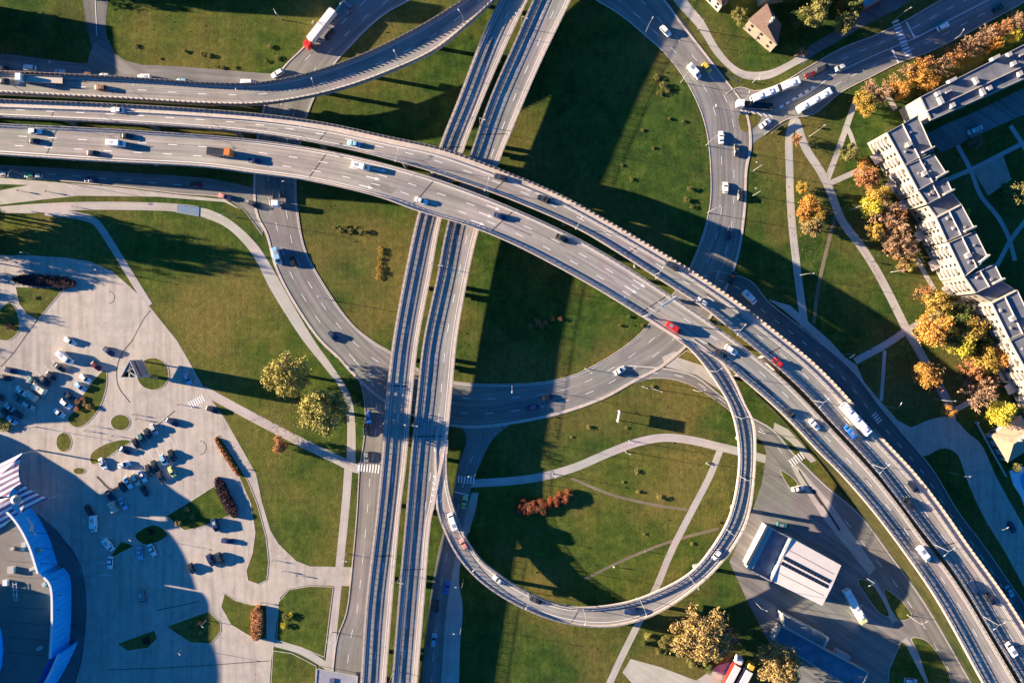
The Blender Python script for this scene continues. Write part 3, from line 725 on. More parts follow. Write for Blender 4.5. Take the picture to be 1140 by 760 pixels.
#PART2
# ------------------------------------------------------------------ vehicles
def paint(name, col, rough=.35):
    return simple('paint_' + name, col, rough, .03, .6, 0, .4, .5)
PAINT = {'white': (.82, .81, .78), 'silver': (.48, .49, .50), 'grey': (.20, .21, .22), 'dark': (.022, .025, .032), 'black': (.012, .013, .016),
         'dark blue': (.012, .03, .095), 'blue': (.02, .14, .50), 'light blue': (.25, .47, .62), 'teal': (.03, .13, .14), 'red': (.52, .022, .018),
         'dark red': (.13, .012, .014), 'pink': (.52, .22, .20), 'yellow': (.70, .46, .05), 'lime': (.60, .62, .26), 'green': (.05, .35, .17),
         'cream': (.74, .64, .46), 'orange': (.70, .20, .04), 'brown': (.20, .10, .05), 'beige': (.52, .45, .35)}
PM = {k: paint(k, v) for k, v in PAINT.items()}
LIGHT = simple('lamp_lens', (.85, .85, .80), .15, .03, 3); TAIL = simple('tail_lens', (.35, .01, .01), .2, .05, 3)
CARGO = simple('cargo_tarp', (.66, .64, .62), .7, .06, .6)

def loft(mb, secs):
    """closed body through cross-sections [(x, [(y, z) ...])], same count each"""
    n = len(secs[0][1]); base = len(mb.v)
    for x, q in secs:
        for y, z in q: mb.v.append((x, y, z))
    for k in range(len(secs) - 1):
        for i in range(n):
            a, b = base + k * n + i, base + k * n + (i + 1) % n
            mb.f.append((a, b, b + n, a + n))
    mb.f.append(tuple(base + i for i in reversed(range(n)))); mb.f.append(tuple(base + (len(secs) - 1) * n + i for i in range(n)))
def ring_sec(hw, z0, z1, c=.12):
    return [(-hw + c, z0), (hw - c, z0), (hw, z0 + c), (hw, z1 - c * 1.3), (hw - c * 1.3, z1), (-hw + c * 1.3, z1), (-hw, z1 - c * 1.3), (-hw, z0 + c)]
def wheels(root, xs, hw, r=.32, w=.22):
    for x in xs:
        for sgn in (-1, 1):
            mb = MB(); mb.tube((x, sgn * (hw - w), r), (x, sgn * (hw + .01), r), r, None, 10); mb.build('wheel', TYRE, root)
def car_proto(kind):
    root = empty('parked_car')
    Ln, hw, zb, zr = {'sedan': (4.55, .90, .88, 1.45), 'hatch': (4.05, .88, .92, 1.50), 'suv': (4.65, .95, 1.05, 1.72), 'estate': (4.65, .91, .90, 1.50)}[kind]
    h = Ln / 2; mb = MB()
    tail = {'sedan': .90, 'hatch': .98, 'suv': 1.06, 'estate': .98}[kind]
    loft(mb, [(-h, ring_sec(hw * .82, .42, zb * .92, .1)), (-h + .22, ring_sec(hw * .96, .26, zb * tail + .04)), (-h + .9, ring_sec(hw, .2, zb + .03)), (-.2, ring_sec(hw, .2, zb + .03)),
              (h - 1.25, ring_sec(hw, .2, zb)), (h - .35, ring_sec(hw * .96, .22, zb * .86)), (h, ring_sec(hw * .78, .34, zb * .68, .09))])
    f0, f1 = {'sedan': (.75, -1.45), 'hatch': (.85, -1.75), 'suv': (.85, -2.0), 'estate': (.85, -2.1)}[kind]     # foot of windscreen, foot of rear window
    r0, r1 = {'sedan': (.05, -.95), 'hatch': (.15, -1.45), 'suv': (.25, -1.75), 'estate': (.15, -1.85)}[kind]
    rw = hw * .76
    loft(mb, [(r1 - .04, ring_sec(rw, zr - .09, zr - .01, .035)), ((r0 + r1) / 2, ring_sec(rw, zr - .07, zr + .03, .035)), (r0 + .04, ring_sec(rw, zr - .09, zr - .01, .035))])
    for sgn in (-1, 1): mb.box((f0 - .12, sgn * (hw + .09), zb + .08), .2, .18, .14)
    mb.build('body', PM['white'], root, False)
    g = MB(); b = hw * .93
    lo = [(f0, b, zb), (f0, -b, zb), (f1, -b, zb), (f1, b, zb)]; hi = [(r0, rw, zr - .07), (r0, -rw, zr - .07), (r1, -rw, zr - .07), (r1, rw, zr - .07)]
    for i in range(4): g.face([lo[i], lo[(i + 1) % 4], hi[(i + 1) % 4], hi[i]][::-1])
    g.face(hi); g.build('window', GLASS, root)
    for sgn in (-1, 1):
        m_ = MB(); m_.box((h - .16, sgn * hw * .62, zb * .66), .2, .34, .16); m_.build('headlight', LIGHT, root)
        m_ = MB(); m_.box((-h + .06, sgn * hw * .62, zb * .8), .14, .3, .16); m_.build('tail_light', TAIL, root)
    wheels(root, (-h + .85, h - .85), hw)
    return root
def van_proto(kind):
    root = empty('van'); Ln, hw, zr = {'van': (5.9, 1.0, 2.45), 'minivan': (4.9, .95, 1.85)}[kind]; h = Ln / 2
    mb = MB(); loft(mb, [(-h, ring_sec(hw * .94, .35, zr - .06, .1)), (-h + .2, ring_sec(hw, .25, zr, .1)), (h - 1.7, ring_sec(hw, .25, zr, .1)), (h - 1.35, ring_sec(hw * .98, .25, zr - .25, .1)),
                         (h - .75, ring_sec(hw * .97, .25, zr * .56, .1)), (h - .1, ring_sec(hw * .93, .28, zr * .45, .1)), (h, ring_sec(hw * .86, .35, zr * .38, .08))])
    mb.build('body', PM['white'], root)
    g = MB(); a, c = h - 1.36, h - .74; zt, zl = zr - .3, zr * .58
    g.face([(a + .1, -hw * .82, zt), (c + .02, -hw * .86, zl), (c + .02, hw * .86, zl), (a + .1, hw * .82, zt)]); 
    for sgn in (-1, 1): g.box((h - 1.75, sgn * (hw - .012), zr * .70), .8, .05, zr * .22)
    g.build('window', GLASS, root)
    r_ = MB(); r_.box((-h + 1.6, 0, zr + .03), 1.3, hw * 1.1, .05); r_.build('roof_panel', STEEL, root)
    for sgn in (-1, 1):
        m_ = MB(); m_.box((h - .12, sgn * hw * .66, zr * .36), .16, .3, .2); m_.build('headlight', LIGHT, root)
    wheels(root, (-h + 1.1, h - .95), hw, .35, .24); return root
def bus_body(mb, g, v, x0, x1, hw=1.27, zr=3.05):
    loft(mb, [(x0, ring_sec(hw * .96, .4, zr - .06, .12)), (x0 + .25, ring_sec(hw, .32, zr, .14)), (x1 - .25, ring_sec(hw, .32, zr, .14)), (x1, ring_sec(hw * .96, .4, zr - .06, .12))])
    for sgn in (-1, 1): g.box(((x0 + x1) / 2, sgn * (hw - .015), 2.0), x1 - x0 - .8, .05, .95)
    return
def bus_proto(art):
    root = empty('bus'); Ln = 18 if art else 13.0; h = Ln / 2
    mb, g = MB(), MB()
    if art: bus_body(mb, g, None, -h, -h + 7.0); bus_body(mb, g, None, -h + 8.1, h)
    else: bus_body(mb, g, None, -h, h)
    g.box((h - .01, 0, 1.95), .05, 2.2, 1.3)
    mb.build('body', PM['white'], root); g.build('window', GLASS, root)
    if art:
        b = MB(); loft(b, [(-h + 6.9 + k * .16, ring_sec(1.18 + .06 * (k % 2), .45, 2.92 + .05 * (k % 2), .1)) for k in range(9)]); b.build('bellows', TYRE, root)
    for x in ((-h + 2.6, -h + 11, h - 3) if art else (-h + 2.2, .3, h - 2.6)):
        a = MB(); a.box((x, 0, 3.12), 1.5, 1.3, .22); a.build('roof_hatch', CARGO, root)
    wheels(root, (-h + 2.9, -h + 10.2, h - 2.6) if art else (-h + 3.0, h - 2.6), 1.2, .48, .3); return root
def truck(cabm, boxm, n=16.0, kind='box', flip=False):
    root = empty('lorry'); h = n / 2
    c = MB(); loft(c, [(h - 2.3, ring_sec(1.22, .6, 3.3, .14)), (h - .5, ring_sec(1.22, .5, 3.25, .14)), (h - .1, ring_sec(1.18, .5, 2.3, .14)), (h, ring_sec(1.12, .55, 1.9, .12))]); c.build('cab', cabm, root)
    g = MB(); g.face([(h - .42, -1.0, 3.0), (h - .06, -1.05, 2.2), (h - .06, 1.05, 2.2), (h - .42, 1.0, 3.0)]); g.build('windscreen', GLASS, root)
    ch = MB(); ch.box((-1.0, 0, .85), n - 3.2, .9, .3); ch.build('chassis', TYRE, root)
    b = MB(); L0, L1 = -h, h - 2.8; m = (L0 + L1) / 2
    if kind == 'box':
        loft(b, [(L0, ring_sec(1.27, 1.05, 3.9, .06)), (L1, ring_sec(1.27, 1.05, 3.9, .06))]); b.build('trailer', boxm, root)
        b = MB(); b.box((m, 0, 3.915), .12, 2.45, .03); b.build('roof_seam', CONCD, root)
    else:
        b.box((m, 0, 1.15), L1 - L0, 2.5, .2); b.build('load_bed', boxm, root)
        s = MB()
        for sgn in (-1, 1): s.box((m, sgn * 1.24, 1.55), L1 - L0, .06, .6)
        s.box((L1 - .05, 0, 1.7), .08, 2.42, .9); s.build('side_board', CONCD, root)
    ws = (-h + 1.2, -h + 2.5, h - 1.4) if n < 12 else (-h + 1.2, -h + 2.5, -h + 3.8, h - 4.4, h - 1.5)
    wheels(root, ws, 1.2, .5, .32); return root
PROTO = {k: car_proto(k) for k in ('sedan', 'hatch', 'suv', 'estate')}
PROTO.update({k: van_proto(k) for k in ('van', 'minivan')})
PROTO['bus'] = bus_proto(False); PROTO['artic'] = bus_proto(True)
USED = set()
BODY = {'sedan': 'saloon car', 'hatch': 'hatchback', 'suv': 'high off-road car', 'estate': 'estate car', 'van': 'delivery van', 'minivan': 'people carrier', 'bus': 'bus', 'artic': 'articulated bus'}
def place_root(r, x, y, on, ang):
    if on in DECK:
        rb = DECK[on]; k = rb.near(x, y); z = rb.z[k] + .012; t = rb.dir(rb.d[k]); a = math.atan2(t.y, t.x) + (R(ang) if ang else 0)
        r.rotation_euler = (0, -math.asin(max(-1, min(1, t.z))) * math.cos(R(ang or 0)), a)
    elif on in GROUND:
        rb = GROUND[on]; t = rb.dir(rb.d[rb.near(x, y)]); z = .04; r.rotation_euler = (0, 0, math.atan2(t.y, t.x) + R(ang))
    else: z = .045; r.rotation_euler = (0, 0, -R(ang))
    hz = .7
    p = P(x, y, z + hz); r.location = (p.x, p.y, z)
VLIST = []
def veh(kind, col, x, y, on, ang, where, group, name=None, cat=None):
    src = PROTO[kind]
    if kind not in USED: r = src; USED.add(kind)
    else: r = copy_tree(src)
    r.name = name or {'bus': 'bus', 'artic': 'articulated_bus', 'van': 'delivery_van', 'minivan': 'people_carrier'}.get(kind, 'parked_car' if 'park' in group else 'car')
    for ch in r.children:
        if ch.name.split('.')[0] == 'body':
            ch.material_slots[0].link = 'OBJECT'; ch.material_slots[0].material = PM[col]
    place_root(r, x, y, on, ang)
    w = col + ' ' + BODY[kind] if 'bus' not in kind else col + ' ' + BODY[kind]
    tag(r, w + ' ' + where, cat or {'bus': 'bus', 'artic': 'bus', 'van': 'van'}.get(kind, 'car'), group); VLIST.append(r); return r
G1 = 'traffic on the bridges'; G2 = 'traffic on the ground roads'; G3 = 'cars in the car park'
# ground road at the top left
w_ = 'on the top left ground road beside the grass'
for k, c, x, y, a in (('suv', 'white', 33, 75.5, 180), ('hatch', 'silver', 67, 80, 180), ('hatch', 'brown', 96, 83, 180), ('hatch', 'silver', 117, 84.5, 180), ('minivan', 'white', 161, 86.5, 180), ('hatch', 'light blue', 203, 90.5, 180), ('suv', 'white', 275, 91.5, 180)):
    veh(k, c, x, y, 'nw', a, w_, G2)
veh('suv', 'white', 309, 82, None, 152, 'coming off the bend below the red and white lorry', G2)
veh('estate', 'dark', 367, 38, None, -52, 'in the shadow of the red and white lorry', G2); veh('hatch', 'grey', 389, 9, None, 128, 'ahead of the top edge on the truck road', G2)
veh('sedan', 'dark', 2, 76, 'nw', 180, w_, G2)
# ramp
veh('hatch', 'brown', 112, 97.5, 'U', 180, 'on the curved ramp behind the flatbed lorry', G1); veh('sedan', 'dark', 3, 90, 'U', 180, 'at the left edge of the curved ramp', G1)
# highway, upper carriageway
n_ = 'on the upper highway carriageway'
veh('sedan', 'white', 131, 122.5, 'N', 180, n_ + ' near the left edge', G1); veh('sedan', 'light blue', 394, 160, 'N', 180, n_ + ' before the viaduct', G1)
veh('estate', 'dark', 557, 197.5, 'N', 180, n_ + ' just past the viaduct', G1); veh('sedan', 'black', 605, 221.5, 'N', 180, n_ + ' in the middle of the picture', G1)
veh('estate', 'dark', 748, 296, 'N', 180, n_ + ' close to the ribbed wall', G1); veh('hatch', 'silver', 782, 336, 'N', 180, n_ + ' beside the sign gantry', G1)
veh('hatch', 'red', 866, 403.5, 'N', 180, n_, G1); veh('bus', 'white', 951, 466, 'N', 180, n_ + ' above the zebra crossing', G1); veh('minivan', 'blue', 946, 480, 'N', 180, 'beside the white bus on the highway', G1)
for k, c, x, y in (('sedan', 'dark', 1016, 541), ('estate', 'black', 1012, 560), ('suv', 'dark blue', 1083, 653), ('sedan', 'black', 1103, 666)): veh(k, c, x, y, 'N', 180, n_ + ' near the lower right corner', G1)
veh('minivan', 'white', 1125, 722, 'N', 180, n_ + ' at the lower right corner', G1)
# highway, lower carriageway
s_ = 'on the lower highway carriageway'
veh('sedan', 'white', 39, 146, 'S', 0, s_ + ' near the left edge', G1); veh('sedan', 'dark', 38, 157, 'S', 0, s_ + ' near the left edge', G1); veh('hatch', 'dark', 104, 170.5, 'S', 0, s_ + ' in the outer lane behind the van', G1)
veh('van', 'white', 130, 160, 'S', 0, s_ + ' between two dark cars', G1); veh('sedan', 'dark', 141, 151.5, 'S', 0, s_ + ' beside the white van', G1); veh('sedan', 'dark blue', 284, 179, 'S', 0, s_ + ' ahead of the orange cab', G1)
veh('van', 'white', 402, 185.5, 'S', 0, s_ + ' before the viaduct', G1); veh('sedan', 'white', 469, 223.5, 'S', 0, s_ + ' over the viaduct', G1); veh('sedan', 'dark blue', 557, 241, 'S', 0, s_ + ' just past the viaduct', G1)
veh('sedan', 'black', 626, 265.5, 'S', 0, s_ + ' in the middle of the picture', G1); veh('van', 'red', 750, 365, 'S', 0, 'on the highway at the start of the loop ramp', G1)
veh('suv', 'white', 814, 389.5, 'S', 0, s_ + ' by the ramp gore', G1); veh('sedan', 'dark', 803, 393.5, 'S', 0, s_ + ' at the ramp gore', G1)
veh('hatch', 'dark', 880, 460, 'S', 0, s_ + ' behind the white car in the right half', G1); veh('sedan', 'white', 907, 472.5, 'S', 0, s_ + ' in the right half', G1); veh('van', 'white', 1028, 616, 'S', 0, s_ + ' in the lower right', G1)
# ring road and junction
veh('suv', 'white', 741, 35, 'ring', 180, 'on the ring road at the top', G2); veh('van', 'white', 772.5, 80, 'ring', 180, 'on the ring road at the top', G2)
veh('hatch', 'yellow', 787, 75.5, 'ring', 180, 'beside the white van on the ring road', G2)
for k, c, x, y, wh in (('sedan', 'white', 803, 153, 'beside the traffic island'), ('sedan', 'dark', 820, 167.5, 'beside the traffic island'), ('hatch', 'white', 808, 209, 'on the right side above the highway shadow'), ('hatch', 'dark', 824, 217.5, 'on the right side above the highway shadow'),
                       ('sedan', 'dark blue', 812, 260, 'in the highway shadow'), ('estate', 'dark', 815, 309, 'in the highway shadow')): veh(k, c, x, y, 'ring', 0, 'on the ring road ' + wh, G2)
veh('van', 'white', 834, 331, 'se', 0, 'on the shaded road at the foot of the highway', G2)
veh('sedan', 'white', 690, 412.5, 'ring', 0, 'on the ring road in the sun left of the loop', G2); veh('sedan', 'dark', 609, 442, 'ring', 0, 'on the ring road at the edge of the viaduct shadow', G2); veh('estate', 'dark blue', 594, 453, 'ring', 0, 'on the ring road in the viaduct shadow', G2)
veh('sedan', 'dark blue', 371, 374.5, 'ring', 0, 'on the ring road left of the viaduct', G2); veh('van', 'light blue', 309, 285, 'ring', 0, 'on the ring road casting a long shadow', G2); veh('hatch', 'black', 326, 290.5, 'ring', 180, 'in the shadow of the light blue van', G2)
veh('sedan', 'dark', 283, 228, None, 25, 'turning from the shaded road onto the ring road', G2); veh('artic', 'white', 862, 101.5, None, 158, 'on the avenue at the junction', G2); veh('bus', 'white', 905, 113, None, -30, 'on the avenue at the junction', G2)
veh('sedan', 'white', 852, 137.5, None, -38, 'in the turning lane below the traffic island', G2); veh('hatch', 'dark red', 902, 83.5, None, 160, 'on the avenue behind the articulated bus', G2); veh('sedan', 'dark', 916, 76, None, 155, 'on the avenue', G2)
veh('hatch', 'silver', 935, 75.5, None, 155, 'on the avenue', G2); veh('suv', 'white', 1050, 30, None, -27, 'on the shaded avenue past the zebra crossing', G2); veh('sedan', 'black', 1112, 9, None, -27, 'on the avenue at the top right corner', G2)
# roads beside the viaduct and under the highway
q_ = 'on the shaded road along the south of the highway'
veh('hatch', 'green', 33, 195, 'sw', 180, q_, G2); veh('hatch', 'silver', 41, 195.5, 'sw', 180, q_, G2); veh('sedan', 'dark blue', 101, 200, 'sw', 180, q_, G2); veh('sedan', 'dark red', 219, 206, 'sw', 0, q_, G2); veh('sedan', 'pink', 250, 219, 'sw', 0, q_, G2)
veh('hatch', 'silver', 3, 193, 'sw', 180, q_, G2)
veh('sedan', 'blue', 411, 465, None, 92, 'on the road left of the viaduct in tree shade', G2); veh('sedan', 'dark', 407.5, 478, None, 92, 'behind the blue saloon left of the viaduct', G2); veh('hatch', 'grey', 408, 508, None, 92, 'waiting at the zebra crossing left of the viaduct', G2)
veh('sedan', 'lime', 517, 559, None, -78, 'waiting at the zebra crossing right of the viaduct', G2)
for k, c, x, y, a in (('sedan', 'blue', 497.5, 653.5, -80), ('sedan', 'dark', 486, 675, 98), ('estate', 'light blue', 483, 712, -82)): veh(k, c, x, y, None, a, 'on the shaded road right of the viaduct', G2)
# loop
for k, c, x, y, wh in (('van', 'white', 504, 580, 'at its lower left'), ('hatch', 'pink', 516.5, 605.5, 'behind the white van'), ('sedan', 'silver', 555, 645.5, 'at its lower left'), ('sedan', 'dark', 596, 667.5, 'at its bottom'), ('estate', 'dark blue', 702, 680, 'at its bottom'), ('hatch', 'white', 798, 617, 'at its lower right')):
    veh(k, c, x, y, 'L', 0, 'on the loop ramp ' + wh, G1)
# filling station and the east
veh('sedan', 'white', 888.5, 543.7, None, -12, 'parked at the leaf shaped island in the yard', G2); veh('minivan', 'teal', 872, 584.5, None, 10, 'parked by the flat roof of the hall', G2)
rb_ = veh('bus', 'white', 950, 673, None, 61, 'with a green front parked beside the hall', G2)
gf = MB(); loft(gf, [(5.0, ring_sec(1.285, .45, 3.068, .13)), (6.35, ring_sec(1.285, .45, 3.068, .13)), (6.53, ring_sec(1.25, .45, 2.98, .12))]); gf.build('front_panel', PM['lime'], rb_)
veh('sedan', 'light blue', 1124, 658, 'se', 0, 'on the shaded road at the foot of the highway', G2); veh('sedan', 'dark blue', 1127, 587, None, 60, 'on the shaded side road by the swimming pool', G2)
veh('estate', 'light blue', 1014, 757.5, None, 8, 'parked at the bottom edge by the path', G2); veh('sedan', 'white', 1084, 145.5, None, -22, 'in the shaded courtyard behind the flats', G2); veh('hatch', 'silver', 1088, 143.5, None, -22, 'in the shaded courtyard behind the flats', G2)
# car park
A_ = 'in the sunny upper left of the car park'; B_ = 'beside the half moon island'; C_ = 'in the row left of the half moon island'
D_ = 'in the row below the oval island'; E_ = 'in the lower row of the sunny car park'; F_ = 'in the shaded part of the car park'; K_ = 'in the sunny bay right of the shadow'
for k, c, x, y, a, wh in (('sedan', 'white', 78, 380, 32, A_), ('van', 'white', 73.5, 398, 38, A_), ('hatch', 'dark red', 107, 407.5, 42, 'at the tip of the half moon island'), ('sedan', 'dark blue', 121, 391.5, 38, A_), ('sedan', 'dark', 66, 409, 35, A_),
        ('hatch', 'dark', 57, 418.5, 42, C_), ('sedan', 'black', 50, 424, 42, C_), ('sedan', 'teal', 36.5, 424, 40, C_), ('sedan', 'white', 24, 435.5, 40, C_), ('sedan', 'teal', 20, 443.5, 40, C_),
        ('estate', 'dark blue', 12, 412.5, 15, A_), ('sedan', 'dark', 6, 420.5, 12, A_), ('sedan', 'white', 95, 421.5, 36, B_), ('sedan', 'light blue', 89.5, 430.5, 38, B_), ('sedan', 'dark', 77.5, 441.5, 42, B_),
        ('estate', 'white', 73.5, 449.5, 40, B_), ('sedan', 'white', 66, 459.5, 38, B_), ('estate', 'silver', 32, 451.5, 32, C_), ('sedan', 'silver', 11.5, 454, 38, C_), ('sedan', 'black', 6.5, 459.5, 38, C_), ('sedan', 'dark', 19.5, 461, 40, C_),
        ('hatch', 'light blue', 13.5, 467.5, 42, C_), ('sedan', 'dark', -2, 441, 35, 'at the left edge of the car park'),
        ('estate', 'dark blue', 192, 470, 28, 'by itself above the round manhole ring'), ('hatch', 'silver', 171.5, 477.5, 62, D_), ('hatch', 'dark', 164.5, 482.5, 62, D_), ('hatch', 'teal', 158, 488, 62, D_), ('hatch', 'black', 151.5, 493.5, 62, D_), ('sedan', 'dark blue', 138.5, 501, 30, D_),
        ('sedan', 'white', 114.5, 516, 62, 'in the car park by the crescent island'), ('sedan', 'white', 138, 517, -16, 'in the car park by the crescent island'), ('hatch', 'light blue', 182.5, 512, 62, E_), ('sedan', 'black', 191.5, 507, 62, E_), ('hatch', 'lime', 191.5, 525, 62, E_), ('sedan', 'black', 172.5, 519, 65, E_),
        ('sedan', 'dark', 166, 523.5, 65, E_), ('sedan', 'white', 158.5, 530, 62, E_), ('estate', 'cream', 151, 534, 62, E_), ('sedan', 'white', 142.5, 537, 62, E_), ('hatch', 'dark', 136.5, 542, 62, E_), ('sedan', 'dark', 179, 531, 65, E_), ('hatch', 'dark', 161, 546.5, 60, E_ + ', by itself below the row'),
        ('sedan', 'dark blue', 122.5, 552, 55, F_), ('sedan', 'light blue', 137, 560.5, 62, F_), ('sedan', 'dark red', 99, 568.5, 60, F_), ('van', 'white', 105, 582.5, 90, F_), ('minivan', 'white', 121, 606, 52, F_), ('sedan', 'white', 122.5, 626, 92, F_), ('sedan', 'light blue', 155.5, 615.5, 82, F_), ('sedan', 'white', 169, 612, 64, F_), ('minivan', 'grey', 158, 664, 80, F_),
        ('hatch', 'dark', 213, 632.5, 70, K_), ('suv', 'dark blue', 234.5, 623, 65, K_), ('suv', 'dark', 244.5, 621.5, 70, K_), ('minivan', 'dark blue', 240, 584, 75, K_), ('sedan', 'dark blue', 253.5, 602, 5, K_),
        ('sedan', 'light blue', 209, 421.5, 65, 'in the shadow of the tall advertising prism'), ('estate', 'dark', 236.5, 456, 20, 'on the footway by the plaza crossing')):
    veh(k, c, x, y, None, a, wh, G3)
# larger or odd vehicles
def put(r, x, y, on, ang, name, label, cat, group=G2):
    r.name = name; place_root(r, x, y, on, ang); tag(r, label, cat, group); VLIST.append(r); return r
put(truck(PM['red'], CARGO, 16.2), 357, 34.5, None, 128, 'lorry', 'articulated lorry with a red cab and white trailer at the top left', 'lorry')
put(truck(PM['white'], PM['beige'], 15.5, 'flat'), 45.5, 89, 'U', 180, 'flatbed_lorry', 'white flatbed lorry with an empty pale bed on the curved ramp', 'lorry', G1)
put(truck(PM['orange'], PM['dark'], 9.2, 'flat'), 245.5, 170, 'S', 0, 'flatbed_lorry', 'short dark flatbed with an orange cab on the highway', 'lorry', G1)
put(truck(PM['white'], PM['black'], 13.0, 'flat'), 839.5, 118, None, 184, 'car_transporter', 'white cab lorry with a dark low load beside the articulated bus', 'lorry')
put(truck(PM['white'], PM['grey'], 7.0, 'flat'), 308.5, 220.5, None, 92, 'flatbed_lorry', 'small white lorry coming out of the highway shadow', 'lorry')
lr = truck(CARGO, PM['red'], 13.5); m = MB(); m.box((-1.4, 0, 3.93), 10.6, 2.36, .06); m.build('roof_panel', CARGO, lr)
put(lr, 813, 748, None, -62, 'lorry', 'box lorry with red sides and a white roof at the bottom edge', 'lorry')
put(truck(PM['yellow'], CARGO, 12.0), 827, 752, None, -62, 'lorry', 'white box lorry with a yellow cab at the bottom edge', 'lorry')
def caravan(x, y, ang, m, ln, label):
    r = empty('caravan'); b = MB(); h = ln / 2
    loft(b, [(-h, ring_sec(1.05, .6, 2.2, .2)), (-h + .4, ring_sec(1.1, .5, 2.55, .15)), (h - .5, ring_sec(1.1, .5, 2.55, .15)), (h, ring_sec(1.0, .7, 1.9, .2))]); b.build('body', m, r)
    g = MB()
    for sg in (-1, 1): g.box((0, sg * 1.09, 1.75), ln * .6, .05, .5)
    g.build('window', GLASS, r); t = MB(); t.bar((h - .1, 0, .5), (h + 1.0, 0, .5), .1); t.build('drawbar', STEEL, r)
    v = MB(); v.box((-.2, 0, 2.6), .7, .7, .1); v.build('roof_hatch', CARGO, r); wheels(r, (-.2,), 1.05, .33, .2)
    put(r, x, y, None, ang, 'caravan', label, 'caravan', G3)
caravan(45.5, 432.5, 32, PM['cream'], 5.2, 'long cream caravan with a green end left of the half moon island'); caravan(37.5, 440, 40, PM['beige'], 4.4, 'beige caravan beside the long cream one'); caravan(127.5, 564, 62, PM['beige'], 4.0, 'boxy beige caravan at the edge of the big shadow')

# ------------------------------------------------------------------ street lamps
def lamp_proto(double, hgt=9.0, arm=1.7):
    r = empty('street_lamp'); p = MB(); p.tube((0, 0, 0), (0, 0, hgt), .10, .06, 8); p.tube((0, 0, 0), (0, 0, .9), .16, .15, 8); p.build('pole', POLE, r)
    for sg in ((1, -1) if double else (1,)):
        a = MB(); a.tube((0, 0, hgt - .1), (sg * arm * .5, 0, hgt + .45), .05, .045, 6); a.tube((sg * arm * .5, 0, hgt + .45), (sg * arm, 0, hgt + .55), .045, .04, 6); a.build('arm', POLE, r)
        h = MB(); loft(h, [(arm - .1, ring_sec(.10, hgt + .48, hgt + .62, .03)), (arm + .3, ring_sec(.17, hgt + .46, hgt + .68, .05)), (arm + .75, ring_sec(.10, hgt + .5, hgt + .6, .03))])
        if sg < 0: h.v = [(-x, y, z) for x, y, z in h.v]; h.f = [f[::-1] for f in h.f]
        h.build('lamp_head', LAMPH, r)
    return r
LP1, LP2, LPS = lamp_proto(False), lamp_proto(True), lamp_proto(False, 5.0, .7)
LUSED = set()
def lamp(src, x, y, z, ang, label, group):
    r = src if src.name not in LUSED else copy_tree(src); LUSED.add(src.name)
    p = P(x, y, z); r.location = (p.x, p.y, z); r.rotation_euler = (0, 0, -R(ang)); tag(r, label, 'street lamp', group); return r
for x, y in ((0, 134), (135, 142), (250, 150), (349, 160), (450, 184), (548, 217), (645, 261), (733, 314), (820, 376), (903, 451), (973, 524), (1042, 612), (1094, 688)):
    k = N.near(x, y); t = N.dir(N.d[k]); a = -math.degrees(math.atan2(t.y, t.x)) + 90; z = N.z[k]
    p = N.off(k, -.35); r = lamp(LP2, 0, 0, 0, a, 'two armed street lamp on the median edge of the highway bridge', 'lamps along the highway median'); r.location = p + Vector((0, 0, .25))
for x, y in ((575, 30), (529, 140), (484, 297), (461, 472), (443, 638), (433, 745)):
    k = VE.near(x + 22, y); p = VE.off(k, .3); t = VE.dir(VE.d[k]); r = lamp(LP2, 0, 0, 0, -math.degrees(math.atan2(t.y, t.x)) + 90, 'two armed street lamp between the two viaduct decks', 'lamps between the viaduct decks'); r.location = p + Vector((0, 0, .25))
for x, y in ((581, 664), (645, 680), (709, 675), (763, 646), (805, 594), (830, 536), (822, 467), (795, 415), (528, 620)):
    k = LP.near(x, y); p = LP.off(k, -.5); t = LP.dir(LP.d[k]); r = lamp(LP1, 0, 0, 0, -math.degrees(math.atan2(t.y, t.x)) - 90, 'single armed street lamp on the inner edge of the loop ramp', 'lamps along the loop ramp'); r.location = p + Vector((0, 0, .25))
for x, y in ((25, 101), (152, 109), (262, 113), (345, 107), (437, 75), (508, 33)):
    k = U.near(x, y); p = U.off(k, -.6); t = U.dir(U.d[k]); r = lamp(LP1, 0, 0, 0, -math.degrees(math.atan2(t.y, t.x)) - 90, 'single armed street lamp on the curved ramp bridge', 'lamps along the curved ramp'); r.location = p + Vector((0, 0, .25))
gl = 'street lamp on a grey pole beside the '
